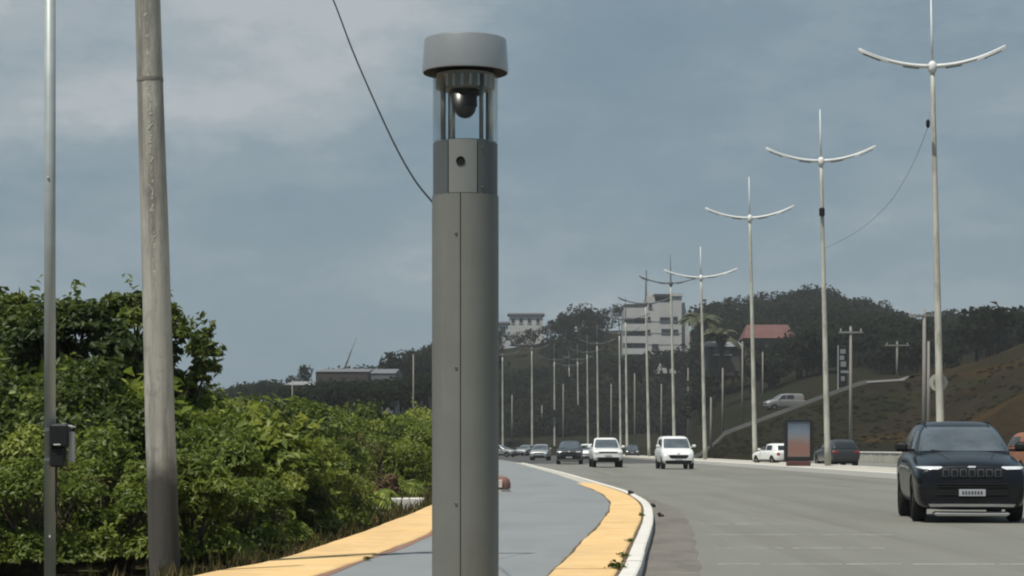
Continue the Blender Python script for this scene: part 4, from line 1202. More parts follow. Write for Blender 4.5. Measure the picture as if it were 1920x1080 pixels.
def wood(name, spots, label, mat='leaf_hill'):
    Vs, Ts, Is, base = [], [], [], 0
    for X, Y, Z, s, v, rz, sz in spots:
        V, T, ti, tv, tf = tvars[v]
        c_, s_ = math.cos(rz), math.sin(rz)
        A = np.concatenate([V, tv]); B = np.concatenate([T, tf + len(V)]); I = np.concatenate([ti + rng.uniform(-.1, .1), np.full(len(tv), .05)])
        Q = np.stack([(A[:, 0] * c_ - A[:, 1] * s_) * s + X, (A[:, 0] * s_ + A[:, 1] * c_) * s + Y, A[:, 2] * s * sz + Z], 1)
        Vs.append(Q); Ts.append(B + base); Is.append(I); base += len(A)
    T = np.concatenate(Ts)
    me = np_mesh(name, np.concatenate(Vs), T, [3] * (len(T) // 3), np.concatenate(Is))
    return tag(link(name, me, M[mat]), label, 'wood', kind='stuff')
spots = []
wr = random.Random(77)
def allowed(px, Y):
    if 1130 < px < 1310 and 440 < Y < 560: return False
    if 935 < px < 1032 and 470 < Y < 565: return False
    return True
while len(spots) < 1650:
    px = wr.uniform(640, 2250); Y = wr.uniform(268, 560)
    if px > 1310 and Y < 300 and px < 1640: continue
    if 1640 < px < 1760 and Y < 285: continue
    if px > 1740 and Y < 330 and wr.random() < 0.8: continue
    if px < 940 and Y < 300: continue
    if not allowed(px, Y): continue
    if 1380 < px < 1505 and 318 < Y < 385: continue
    if 1322 < px < 1396 and 290 < Y < 340: continue
    X = (px - 960) / F * Y
    if px < 1310 and Y < 392: continue
    spots.append((X, Y, land_h(X, Y) - .3, wr.uniform(.55, 1.05), wr.randrange(6), wr.uniform(0, 6.28), wr.uniform(.85, 1.2)))
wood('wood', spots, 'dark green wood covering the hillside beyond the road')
# low scrub on the embankment face
spots = []
while len(spots) < 1500:
    px = wr.uniform(1330, 2150); Y = wr.uniform(198, 229)
    if px < 1330 + (Y - 198) * 0: continue
    if px > 1720 and wr.random() < .6: continue
    X = (px - 960) / F * Y
    h_ = land_h(X, Y)
    if h_ < 0.15: continue
    spots.append((X, Y, h_ - .35, wr.uniform(.05, .12), wr.randrange(6), wr.uniform(0, 6.28), wr.uniform(.6, .9)))
wood('scrub', spots, 'low dark scrub growing on the embankment below the ramp', 'leaf_scrub')
spots = []
while len(spots) < 420:
    px = wr.uniform(700, 1330); Y = wr.uniform(386, 410)
    X = (px - 960) / F * Y
    if -38 + .0 < X < median_x(Y) + 16 and Y < 312: pass
    spots.append((X, Y, land_h(X, Y) - 1.6, wr.uniform(.35, .85), wr.randrange(6), wr.uniform(0, 6.28), wr.uniform(.9, 1.3)))
wood('undergrowth', spots, 'dark undergrowth along the foot of the wooded hillside')
spots = []
while len(spots) < 40:
    px = wr.uniform(1140, 1312); Y = wr.uniform(425, 455)
    X = (px - 960) / F * Y
    top = HC + (838 - wr.uniform(652, 672) - (px < 1215) * 8) / F * Y
    s_ = wr.uniform(.5, .8)
    spots.append((X, Y, top - 6.6 * s_, s_, wr.randrange(6), wr.uniform(0, 6.28), 1))
wood('copse', spots, 'dark trees hiding the foot of the white apartment block')
spots = []
while len(spots) < 150:
    px = wr.uniform(520, 815); Y = wr.uniform(215, 285)
    X = (px - 960) / F * Y
    target = np.interp(px, [520, 600, 690, 740, 815], [722, 712, 710, 706, 692]) + wr.uniform(0, 14)
    top = HC + (838 - target) / F * Y
    s_ = wr.uniform(.35, .6)
    spots.append((X, Y, top - 6.6 * s_, s_, wr.randrange(6), wr.uniform(0, 6.28), 1))
wood('copse', spots, 'dark trees in front of the long flat-roofed building')
# far tree line to the left and beyond
spots = []
while len(spots) < 260:
    px = wr.uniform(-300, 760); Y = wr.uniform(330, 430)
    X = (px - 960) / F * Y
    target = np.interp(px, [-300, 430, 500, 540, 570, 620, 760], [735, 722, 712, 708, 724, 730, 722])
    top = HC + (838 - target) / F * Y
    s = wr.uniform(.5, .8)
    spots.append((X, Y, top - 6.6 * s * wr.uniform(.95, 1.25), s, wr.randrange(6), wr.uniform(0, 6.28), 1))
wood('distant_wood', spots, 'distant dark wood showing above the green bank')

# single trees of the skyline
tmesh = []
for v in range(6):
    V, T, ti, tv, tf = tree_arrays(90 + v, 420, .62)
    cm_ = np_mesh('crown', V, T, [3] * (len(T) // 3), ti); cm_.materials.append(M['leaf_hill'])
    tm_ = np_mesh('trunk', tv, tf, [3] * (len(tf) // 3)); tm_.materials.append(M['bark'])
    tmesh.append((cm_, tm_))
def sky_tree(px, row, Y, s, v, label, group='trees on the ridge', sz=1.0):
    X = (px - 960) / F * Y
    top = HC + (838 - row) / F * Y
    o = empty('tree', (X, Y, top - 7.0 * s * sz), v * 1.7)
    o.scale = (s, s, s * sz)
    tag(o, label, 'tree', group)
    link('crown', tmesh[v][0], None, o); link('trunk', tmesh[v][1], None, o)
for i, (px, row) in enumerate(((1405, 632), (1432, 640), (1462, 633), (1488, 622))):
    sky_tree(px, row, 355, .5, i, 'small dark tree standing before the house with the red roof', 'small trees before the red roof')
RL = 'dark rounded tree on the crest of the wooded hill'
for i, (px, row, s) in enumerate([(1060, 588, .9), (1040, 596, .8), (1120, 580, .8), (1140, 572, .9), (1160, 566, .8), (1318, 572, .8), (1345, 560, .9), (1375, 552, 1.0), (1405, 548, 1.0), (1435, 540, 1.0), (1470, 545, 1.1), (1500, 536, 1.1), (1545, 535, 1.15), (1575, 545, 1.2), (1605, 552, 1.2), (1635, 556, 1.1), (1660, 568, 1.1), (1685, 582, 1.0), (1770, 575, 1.2), (1795, 573, 1.2), (1815, 582, 1.1), (1840, 594, 1.0), (1895, 586, 1.0), (1920, 592, 1.0), (1950, 590, 1.1), (1000, 612, .9), (970, 618, .8), (1025, 606, .8)]):
    rl = 'right beside the grey pole' if px < 1050 else 'between the two white buildings' if px < 1170 else 'right of the apartment building' if px < 1390 else 'above the red roof' if px < 1500 else 'right of the highest tree' if px < 1640 else 'left of the nearest lamp post' if px < 1750 else 'right of the nearest lamp post' if px < 1850 else 'above the bare earth at the right edge'
    sky_tree(px, row, 500 + (i * 37) % 50, s, i % 6, 'dark rounded tree on the hill crest, ' + rl)
sky_tree(1088, 564, 505, .85, 2, 'rounded dark tree standing above the ridge between the two white buildings', sz=1.25)
sky_tree(1520, 526, 505, 1.1, 4, 'highest dark tree, at the top of the wooded hill', sz=1.2)
for i, (px, row, s, sz) in enumerate(((745, 645, 1.0, 1.3), (760, 650, 1.2, 1.2), (780, 652, 1.2, 1.2), (800, 642, 1.1, 1.4), (822, 640, 1.2, 1.3), (850, 640, 1.2, 1.3), (880, 630, 1.2, 1.3), (910, 625, 1.1, 1.3))):
    sky_tree(px, row, 345 + i * 4, s * 1.1, (i + 3) % 6, 'tall dark tree of the clump beside and behind the grey pole', 'tall trees behind the grey pole', sz)
sky_tree(575, 678, 360, .55, 1, 'small round-headed tree left of the long flat-roofed building', sz=1.5)
sky_tree(553, 698, 362, .6, 3, 'small dark tree over the small pale house')
# palms
def palm(px, row, Y, L, trunk, seed, label, mat='leaf_palm'):
    X = (px - 960) / F * Y; top = HC + (838 - row) / F * Y
    frond_plant(X, Y, trunk + L * .8, 18, mat, label, 'palm_tree', 'palm tree', seed, 1.15, L, .26, z=top - trunk, trunk=trunk, nleaf=12)
palm(1312, 600, 330, 4.2, 9, 5, 'pale palm tree right of the apartment building, behind the lamp posts')
palm(1350, 628, 300, 3.4, 6, 6, 'lower palm tree left of the red roof')
palm(1868, 590, 330, 3.4, 9, 12, 'palm tree on the crest above the bare earth slope at the right', 'leaf_hill')
palm(1846, 598, 345, 2.6, 8, 13, 'thin palm beside the larger palm on the crest at the right', 'leaf_hill')

# ------------------------------------------------------------------ buildings
def apartment():
    Y = 470.0; s = F / Y
    def X(px): return (px - 960) / s
    def Zr(row): return HC + (838 - row) / s
    o = empty('apartment_building', (X(1225), Y, Zr(700))); tag(o, 'white apartment block with long open balconies on the wooded hill, behind the lamp posts', 'building')
    ox, oz = X(1225), Zr(700)
    def bx(name, x0, x1, r0, r1, y0, y1, mat, parent=o, bev=0.0):
        mb = MB(); mb.box(((X(x0) + X(x1)) / 2 - ox, (y0 + y1) / 2, (Zr(r0) + Zr(r1)) / 2 - oz), (X(x1) - X(x0), y1 - y0, Zr(r0) - Zr(r1)), bev=bev)
        return mb.build(name, M[mat], parent)
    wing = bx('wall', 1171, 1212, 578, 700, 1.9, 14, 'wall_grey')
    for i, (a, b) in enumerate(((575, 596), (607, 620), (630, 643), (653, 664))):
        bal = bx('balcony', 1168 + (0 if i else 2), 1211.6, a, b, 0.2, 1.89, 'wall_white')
        bx('window', 1174, 1186, b + .8, b + 7, 1.80, 1.895, 'glass_dark'); bx('window', 1192, 1206, b + .8, b + 7, 1.80, 1.895, 'glass_dark')
    bx('roof_slab', 1170, 1212, 570, 574.5, 0.1, 14, 'roof_dark')
    tower = bx('wall', 1212.2, 1278, 556, 700, -0.4, 14, 'wall_white')
    bx('recess', 1228, 1254, 557.5, 566, -0.46, -0.41, 'roof_dark', tower)
    bx('roof_slab', 1226, 1258, 551.5, 555.7, -0.8, 14, 'roof_dark')
    bx('parapet', 1258.2, 1280, 550, 555.7, -0.7, 14, 'wall_white')
    for r0, r1, x0, x1 in ((595, 602, 1237, 1256), (594, 602, 1262, 1270), (617, 624, 1240, 1258), (618, 624, 1262, 1271), (645, 655, 1222, 1234), (570, 577, 1216, 1222), (594, 600, 1214, 1219), (618, 624, 1214, 1219)):
        w_ = bx('window', x0, x1, r0, r1, -0.5, -0.41, 'glass_dark')
        bx('sill', x0 - 1, x1 + 1, r1, r1 + 1.2, -0.6, -0.405, 'wall_grey', w_)
    for r_ in (602.5, 624.5, 646):
        bx('string_course', 1212.4, 1277.6, r_, r_ + .8, -.46, -.405, 'wall_grey', tower)
    # sloping buttress at the right
    mb = MB(); a = [(X(1279) - ox, Zr(568) - oz), (X(1284) - ox, Zr(566) - oz), (X(1294) - ox, Zr(625) - oz), (X(1294) - ox, Zr(690) - oz), (X(1279) - ox, Zr(690) - oz)]
    vs = [(x, y, z) for y in (0.5, 9) for x, z in a]; k = 5
    mb.add(vs, [tuple(range(k)), tuple(range(2 * k - 1, k - 1, -1))] + [(i, k + i, k + (i + 1) % k, (i + 1) % k) for i in range(k)]); mb.build('side_wing', M['wall_white'], o)
    mb = MB(); mb.tube([(X(1213) - ox, 2, Zr(570) - oz), (X(1213) - ox, 2, Zr(505) - oz)], .12, 6); mb.build('mast', M['steel_dark'], o)
    bx('water_tank', 1214, 1224, 548, 556.2, 2, 5, 'wall_white')
apartment()

def house(name, label, Y, x0, x1, eave, ridge, foot, wall, roof, depth=9, hip=.12, wins=(), cat='house', overh=.5):
    s = F / Y
    X = lambda p: (p - 960) / s
    Z = lambda rw: HC + (838 - rw) / s
    o = empty(name, ((X(x0) + X(x1)) / 2, Y, Z(foot))); tag(o, label, cat)
    W = X(x1) - X(x0); H = Z(eave) - Z(foot); RH = Z(ridge) - Z(eave)
    mb = MB(); mb.box((0, depth / 2, H / 2 - 1.5), (W, depth, H + 3)); mb.build('wall', M[wall], o)
    mb = MB(); w2, d0, d1 = W / 2 + overh, -overh, depth + overh
    hx = W * hip
    mb.add([(-w2, d0, H), (w2, d0, H), (w2, d1, H), (-w2, d1, H), (-w2 + hx, depth / 2, H + RH), (w2 - hx, depth / 2, H + RH), (-w2, d0, H + .25), (w2, d0, H + .25)],
           [(0, 1, 5, 4), (1, 2, 5), (2, 3, 4, 5), (3, 0, 4), (3, 2, 1, 0)]); mb.build('roof', M[roof], o)
    for u0, u1, v0, v1 in wins:
        mb = MB(); mb.box((-W / 2 + W * (u0 + u1) / 2, -.03, H * (v0 + v1) / 2), (W * (u1 - u0), .1, H * (v1 - v0))); w_ = mb.build('window', M['glass_dark'], o)
        mb = MB(); mb.box((-W / 2 + W * (u0 + u1) / 2, -.07, H * v0 - .08), (W * (u1 - u0) + .2, .14, .14)); mb.build('sill', M['wall_white'], w_)
    return o
house('house', 'house with a broad red tiled roof among the trees on the hill', 370, 1400, 1488, 634, 606, 652, 'brick', 'roof_red', wins=((.1, .2, .2, .8), (.35, .45, .2, .8), (.6, .72, .2, .8)))
house('house', 'low pale-roofed house below the palm, left of the red roof', 330, 1330, 1388, 650, 638, 668, 'brick', 'wall_grey', hip=.05, wins=((.15, .3, .2, .8), (.5, .7, .2, .8)))
house('house', 'long low white building on the ridge right of the grey pole', 560, 955, 1018, 590, 585, 625, 'wall_white', 'roof_dark', hip=.01, wins=((.06, .16, .55, .8), (.3, .4, .55, .8), (.55, .65, .55, .8), (.8, .9, .55, .8)))
house('house', 'small low white building right beside the grey pole on the ridge', 540, 900, 953, 606, 601, 640, 'wall_white', 'roof_dark', hip=.02, wins=((.7, .9, .4, .8),))
house('warehouse', 'long flat pale-roofed building far off above the green bank', 300, 592, 690, 697, 685, 735, 'brick', 'roof_far', overh=.1, depth=26, hip=.02, wins=((.05, .12, .3, .7), (.25, .32, .3, .7), (.5, .57, .3, .7), (.75, .82, .3, .7)), cat='building')
house('warehouse', 'paler end hall of the far flat-roofed building, beside the tall dark trees', 302, 692, 740, 700, 686, 735, 'roof_far', 'roof_far', overh=.1, depth=24, hip=.02, wins=((.2, .4, .3, .7), (.6, .8, .3, .7)), cat='building')
house('house', 'small pale house peeping over the green bank left of the flat-roofed building', 250, 540, 582, 722, 713, 745, 'wall_grey', 'wall_grey', depth=8, hip=.25, wins=((.2, .4, .3, .7), (.6, .8, .3, .7)))
# leaning mast behind the warehouse
mb = MB(); a, b = at(643, 700, 345), at(668, 632, 345); mb.tube([a, (a + b) / 2, b], [.16, .11, .06], 6)
for t in (.3, .55, .8):
    p_ = a.lerp(b, t); mb.tube([p_ - Vector((.5, 0, 0)), p_ + Vector((.5, 0, .1))], .03, 4)
tag(mb.build('crane_jib', M['steel_dark'], smooth=True), 'slender leaning crane jib above the far flat roof', 'crane')

# tall striped roadside totem by the ramp
tt = empty('totem_sign', at(1580, 722, 236)); tag(tt, 'narrow tall black and white totem sign beside the ramp', 'sign')
mb = MB(); mb.box((0, 0, 2.0), (.9, .3, 4.4), bev=.05); mb.build('board', M['matte_black'], tt)
for i, (z, h_, x, w_) in enumerate(((3.7, .5, 0, .6), (3.0, .5, -.1, .5), (2.3, .6, .05, .6), (1.45, .3, .2, .9), (.7, .5, 0, .4))):
    mb = MB(); mb.box((x, -.17, z), (w_, .05, h_), bev=.02); mb.build('panel', M['wall_grey'], tt)
mb = MB(); mb.tube([(-.5, 0, -1), (-.5, 0, 4.4)], .07, 6); mb.build('post', M['steel'], tt)

# ------------------------------------------------------------------ advertising panel on the median
AY = 124.0; sA = F / AY
ap = empty('advertising_panel', ((1497 - 960) / sA, AY, .145), R(4)); tag(ap, 'black-framed upright advertising panel with a red and grey-blue poster on the median', 'advertising panel')
aw, ah = 54 / sA, 88 / sA
mb = MB(); mb.box((0, 0, .14), (aw * .82, .42, .28), bev=.04); mb.build('plinth', pm('dark_red_plinth', (.075, .025, .022), .7, var=.2, scale=3), ap)
fr = MB(); zc = .28 + (ah - .28) / 2; fh = ah - .28
fr.box((-aw / 2 + .09, 0, zc), (.18, .26, fh), bev=.05); fr.box((aw / 2 - .09, 0, zc), (.18, .26, fh), bev=.05)
fr.box((0, 0, .28 + fh - .08), (aw - .37, .25, .16), bev=.03); fr.box((0, 0, .28 + .13), (aw - .37, .25, .26), bev=.03)
fr.build('frame', M['trim'], ap)
mb = MB(); mb.box((0, 0, .28 + .26 + (fh - .42) / 2), (aw - .34, .14, fh - .42)); mb.build('poster', M['poster'], ap)
mb = MB(); mb.box((0, -.085, .28 + .26 + (fh - .42) / 2), (aw - .365, .012, fh - .43)); gl = mb.build('glass_pane', M['glass'], ap)

# ------------------------------------------------------------------ vehicles
def sub_mesh(mb, levels, name, mats, arches=None):
    me = mb.mesh(name)
    for m_ in mats: me.materials.append(m_)
    o = bpy.data.objects.new(name, me); COL.objects.link(o)
    md_ = o.modifiers.new('s', 'SUBSURF'); md_.levels = levels
    cut = None
    if arches:
        cb = MB()
        for (y, z, r_, w_) in arches:
            for sg in (-1, 1):
                n = 26
                x0, x1 = sg * (w_ - .28), sg * (w_ + .3)
                vs = [(x, y + r_ * math.cos(6.2832 * k / n), z + r_ * math.sin(6.2832 * k / n)) for x in (min(x0, x1), max(x0, x1)) for k in range(n)]
                cb.add(vs, [(k, n + k, n + (k + 1) % n, (k + 1) % n)[::-1] for k in range(n)] + [tuple(range(n))[::-1], tuple(range(n, 2 * n))])
        cme = cb.mesh('cut'); cme.materials.append(M['matte_black'])
        cut = bpy.data.objects.new('cut', cme); COL.objects.link(cut)
        bm = bmesh.new(); bm.from_mesh(cme); bmesh.ops.recalc_face_normals(bm, faces=bm.faces); bm.to_mesh(cme); bm.free()
        b_ = o.modifiers.new('b', 'BOOLEAN'); b_.operation = 'DIFFERENCE'; b_.object = cut; b_.solver = 'EXACT'
        b_.material_mode = 'TRANSFER'
    dg = bpy.context.evaluated_depsgraph_get()
    out = bpy.data.meshes.new_from_object(o.evaluated_get(dg), preserve_all_data_layers=True, depsgraph=dg)
    bpy.data.objects.remove(o)
    if cut: bpy.data.objects.remove(cut)
    out.polygons.foreach_set('use_smooth', [True] * len(out.polygons))
    out.set_sharp_from_angle(angle=R(38))
    return out

def loft_body(st):
    """st: (y, zbottom, ztop, half width at sill, half width at shoulder, half width of top, crown)"""
    mb = MB(); vs, fs = [], []
    for y, zb, zt, w0, w1, w2, cr_ in st:
        h = zt - zb
        half = [(0, zb), (w0 * .8, zb), (w0, zb + h * .10), (w0 * 1.0 + (w1 - w0) * .7, zb + h * .38), (w1, zb + h * .66), (w1 * .985, zb + h * .86), (w2, zt - h * .02), (w2 * .5, zt + cr_), (0, zt + cr_ * 1.15)]
        ring = half + [(-x, z) for x, z in half[-2:0:-1]]
        vs += [(x, y, z) for x, z in ring]
    k = 16
    for i in range(len(st) - 1):
        for j in range(k):
            a, b = i * k + j, i * k + (j + 1) % k
            fs.append((a, a + k, b + k, b))
    fs.append(tuple(range(0, k))); m_ = (len(st) - 1) * k
    fs.append(tuple(range(m_ + k - 1, m_ - 1, -1)))
    mb.add(vs, fs); return mb

def loft_cabin(rings):
    """rings from the bottom up: (z, yfront, yback, half width, corner)"""
    mb = MB(); vs, fs = [], []
    for z, y0, y1, w_, c in rings:
        cy = min(c, (y1 - y0) * .3)
        q = [(0, y0), (w_ * .5, y0 + .015), (w_ - c * .6, y0 + cy * .25), (w_, y0 + cy), (w_ + .0, (y0 * .6 + y1 * .4)), (w_, (y0 * .25 + y1 * .75)), (w_, y1 - cy), (w_ - c * .6, y1 - cy * .25), (w_ * .5, y1 - .015), (0, y1)]
        ring = q + [(-x, y) for x, y in q[-2:0:-1]]
        vs += [(x, y, z) for x, y in ring]
    k = 18
    for i in range(len(rings) - 1):
        for j in range(k):
            a, b = i * k + j, i * k + (j + 1) % k
            fs.append((a, b, b + k, a + k))
    fs.append(tuple(range(k - 1, -1, -1))); m_ = (len(rings) - 1) * k
    fs.append(tuple(range(m_, m_ + k)))
    mb.add(vs, fs); return mb

class Surf:
    def __init__(s, meshes):
        bm = bmesh.new()
        for m_ in meshes: bm.from_mesh(m_)
        s.t = BVHTree.FromBMesh(bm); bm.free()
    def patch(s, side, rows, nx=8, lift=.006, sink=.03):
        """rows: (v, u_left, u_right) going up; conforms to the body; side front|rear|left|right"""
        mb = MB(); g_ = []
        R_ = []
        for i in range(len(rows) - 1):
            for t in (0, .5): R_.append(tuple(a + (b - a) * t for a, b in zip(rows[i], rows[i + 1])))
        R_.append(rows[-1])
        for v, a, b in R_:
            row = []
            for j in range(nx + 1):
                u = a + (b - a) * j / nx
                if side == 'front': o_, d = Vector((u, -9, v)), Vector((0, 1, 0))
                elif side == 'rear': o_, d = Vector((u, 9, v)), Vector((0, -1, 0))
                elif side == 'left': o_, d = Vector((-4, u, v)), Vector((1, 0, 0))
                elif side == 'right': o_, d = Vector((4, u, v)), Vector((-1, 0, 0))
                else: o_, d = Vector((u, v, 5)), Vector((0, 0, -1))
                h, n_, _, _ = s.t.ray_cast(o_, d)
                if h is None:
                    h = row[-1][0] if row else (g_[-1][j][0] if g_ else o_ + d * 7); n_ = -d
                if n_.dot(d) > 0: n_ = -n_
                row.append((h + n_ * lift - d * lift * .5, d))
            g_.append(row)
        nr, ncol = len(g_), nx + 1
        top = [p for row in g_ for p, d in row]
        bot = [p + d * sink for row in g_ for p, d in row]
        vs = top + bot; N_ = nr * ncol; fs = []
        for i in range(nr - 1):
            for j in range(ncol - 1):
                a = i * ncol + j
                fs.append((a, a + 1, a + ncol + 1, a + ncol))
        bd = [(i) for i in range(ncol)] + [i * ncol + ncol - 1 for i in range(1, nr)] + [(nr - 1) * ncol + j for j in range(ncol - 2, -1, -1)] + [i * ncol for i in range(nr - 2, 0, -1)]
        for q in range(len(bd)):
            a, b = bd[q], bd[(q + 1) % len(bd)]
            fs.append((a, N_ + a, N_ + b, b))
        mb.add(vs, fs)
        return mb

def wheel(parent, x, y, r_, w_, rim='steel_dark', spokes=5):
    sg = 1 if x > 0 else -1
    o = empty('wheel', (x, y, r_)); o.parent = parent
    mb = MB(); prof = [(r_ * .62, -w_ / 2), (r_ * .92, -w_ / 2), (r_, -w_ * .36), (r_, w_ * .36), (r_ * .92, w_ / 2), (r_ * .62, w_ / 2)]
    n = 28; vs = [(z, q * math.cos(6.2832 * k / n), q * math.sin(6.2832 * k / n)) for q, z in prof for k in range(n)]
    mb.add(vs, [(i * n + k, i * n + (k + 1) % n, (i + 1) * n + (k + 1) % n, (i + 1) * n + k) for i in range(5) for k in range(n)]); mb.build('tyre', M['rubber'], o, auto=50)
    mb = MB(); xo_ = sg * w_ * .40
    prof = [(r_ * .64, -w_ * .45), (r_ * .64, w_ * .45), (r_ * .57, w_ * .42), (r_ * .55, w_ * .15), (0.01, w_ * .12)]
    vs = [(sg * z, q * math.cos(6.2832 * k / n), q * math.sin(6.2832 * k / n)) for q, z in prof for k in range(n)]
    mb.add(vs, [(i * n + k, i * n + (k + 1) % n, (i + 1) * n + (k + 1) % n, (i + 1) * n + k) for i in range(4) for k in range(n)])
    for k in range(spokes):
        a = 6.2832 * k / spokes
        Mx = Matrix.Rotation(a, 3, 'X')
        mb.box(Mx @ Vector((sg * w_ * .3, 0, r_ * .3)), (.035, r_ * .2, r_ * .56), M=Mx, mi=1, bev=.008)
    mb.box((sg * w_ * .31, 0, 0), (.05, r_ * .26, r_ * .26), mi=1, bev=.015)
    mb.build('rim', [M['matte_black'], M[rim]], o, auto=40)

def car(label, paint, kind, loc, rz, group=None, name='car', detail=True, cat='car'):
    o = empty(name, loc, rz); tag(o, label, cat, group)
    P = M[paint]
    if kind == 'suv':
        L0, L1, W = -2.35, 2.35, .93
        st = [(-2.34, .30, .84, .72, .78, .66, .015), (-2.30, .22, .93, .83, .88, .74, .03), (-2.05, .20, 1.00, .90, .925, .80, .045), (-1.5, .22, 1.09, .90, .93, .81, .055), (-1.0, .24, 1.15, .90, .93, .82, .04),
              (0, .25, 1.17, .90, .93, .85, .0), (1.2, .25, 1.18, .90, .93, .85, .0), (2.0, .28, 1.15, .89, .92, .83, .0), (2.28, .38, 1.08, .84, .88, .80, .0), (2.34, .46, 1.0, .76, .82, .74, .0)]
        rings = [(1.02, -1.30, 2.22, .86, .18), (1.14, -1.14, 2.22, .84, .18), (1.45, -.55, 2.05, .735, .18), (1.60, -.22, 1.88, .655, .20), (1.67, .05, 1.70, .56, .24), (1.70, .35, 1.45, .40, .25)]
        ax, wr_, tw = (-1.42, 1.38), .37, .23
        ws = [(1.175, -.755, .755), (1.32, -.715, .715), (1.48, -.655, .655), (1.585, -.57, .57)]
        sw = [(1.17, -.75, .12), (1.38, -.42, .12), (1.54, -.12, .12)]; sw2 = [(1.17, .22, 1.15), (1.38, .22, 1.15), (1.54, .22, 1.12)]
        rw_ = [(1.16, -.68, .68), (1.35, -.66, .66), (1.52, -.58, .58)]
    elif kind == 'pickup':
        L0, L1, W = -2.65, 2.65, .94
        st = [(-2.64, .50, .95, .74, .80, .72, .01), (-2.58, .42, 1.04, .84, .90, .82, .02), (-2.2, .38, 1.10, .90, .93, .85, .03), (-1.5, .38, 1.16, .90, .94, .86, .05), (-1.1, .38, 1.18, .90, .94, .86, .03),
              (0, .38, 1.18, .90, .94, .87, 0), (1.2, .40, 1.16, .90, .94, .88, 0), (2.3, .44, 1.16, .90, .94, .88, 0), (2.6, .5, 1.15, .88, .92, .86, 0), (2.65, .56, 1.12, .84, .90, .84, 0)]
        rings = [(1.05, -1.3, 1.0, .86, .14), (1.18, -1.18, .98, .85, .14), (1.55, -.55, .9, .76, .14), (1.74, -.22, .8, .69, .16), (1.80, .0, .65, .58, .2), (1.82, .2, .5, .45, .2)]
        ax, wr_, tw = (-1.62, 1.55), .39, .25
        ws = [(1.19, -.74, .74), (1.38, -.71, .71), (1.6, -.655, .655), (1.70, -.60, .60)]
        sw = [(1.24, -.78, -.05), (1.48, -.42, -.05), (1.66, -.12, -.05)]; sw2 = [(1.24, .04, .82), (1.48, .04, .80), (1.66, .04, .72)]
        rw_ = [(1.26, -.66, .66), (1.5, -.64, .64), (1.64, -.58, .58)]
    elif kind == 'van':
        L0, L1, W = -2.25, 2.25, .92
        st = [(-2.24, .38, .72, .66, .70, .60, .01), (-2.18, .30, .88, .78, .84, .72, .03), (-1.95, .27, 1.02, .86, .90, .78, .05), (-1.5, .27, 1.14, .88, .92, .82, .05), (-1.1, .27, 1.20, .88, .92, .84, .03),
              (0, .27, 1.22, .88, .92, .85, 0), (1.2, .28, 1.22, .88, .92, .86, 0), (2.0, .32, 1.20, .88, .92, .85, 0), (2.2, .42, 1.15, .86, .90, .82, 0), (2.25, .5, 1.1, .8, .86, .78, 0)]
        rings = [(1.05, -1.42, 2.2, .86, .16), (1.18, -1.28, 2.2, .85, .16), (1.50, -.85, 2.17, .80, .16), (1.76, -.46, 2.12, .74, .18), (1.84, -.15, 2.0, .64, .22), (1.87, .1, 1.8, .5, .25)]
        ax, wr_, tw = (-1.42, 1.32), .33, .22
        ws = [(1.18, -.735, .735), (1.36, -.72, .72), (1.58, -.69, .69), (1.71, -.64, .64)]
        sw = [(1.24, -.98, -.05), (1.5, -.62, -.05), (1.68, -.36, -.05)]; sw2 = [(1.24, .06, .9), (1.5, .06, .9), (1.68, .06, .9)]
        rw_ = [(1.26, -.66, .66), (1.5, -.64, .64), (1.68, -.58, .58)]
    else:
        L0, L1, W = -1.98, 1.98, .86
        st = [(-1.97, .36, .66, .62, .66, .58, .01), (-1.92, .28, .76, .74, .80, .70, .02), (-1.7, .24, .86, .82, .85, .76, .04), (-1.2, .24, .94, .83, .86, .78, .05), (-.9, .24, .97, .83, .86, .78, .03),
              (0, .24, .98, .83, .86, .80, 0), (1.0, .24, 1.0, .83, .86, .80, 0), (1.65, .28, 1.0, .82, .85, .78, 0), (1.9, .36, .95, .78, .81, .74, 0), (1.96, .44, .88, .72, .76, .7, 0)]
        rings = [(.88, -1.05, 1.86, .79, .14), (.97, -.95, 1.86, .78, .14), (1.25, -.45, 1.72, .70, .14), (1.42, -.12, 1.5, .62, .16), (1.48, .1, 1.3, .52, .2), (1.50, .3, 1.1, .4, .2)]
        ax, wr_, tw = (-1.22, 1.2), .31, .2
        ws = [(.98, -.68, .68), (1.13, -.655, .655), (1.30, -.60, .60), (1.39, -.55, .55)]
        sw = [(1.02, -.62, .12), (1.22, -.30, .12), (1.36, -.06, .12)]; sw2 = [(1.02, .2, 1.1), (1.22, .2, 1.05), (1.36, .2, .95)]
        rw_ = [(1.02, -.62, .62), (1.2, -.6, .6), (1.34, -.52, .52)]
    arches = [(a, wr_, wr_ + .055, W) for a in ax]
    bme = sub_mesh(loft_body(st), 2, 'body', [P], arches)
    cme = sub_mesh(loft_cabin(rings), 2, 'cabin', [P])
    body = link('body', bme, None, o); cab = link('cabin', cme, None, o)
    S = Surf([bme, cme])
    def pt(nm, side, rows, mat, parent=o, **kw): return S.patch(side, rows, **kw).build(nm, M[mat], parent, smooth=False, auto=50)
    pt('windscreen', 'front', ws, 'windscreen', nx=14)
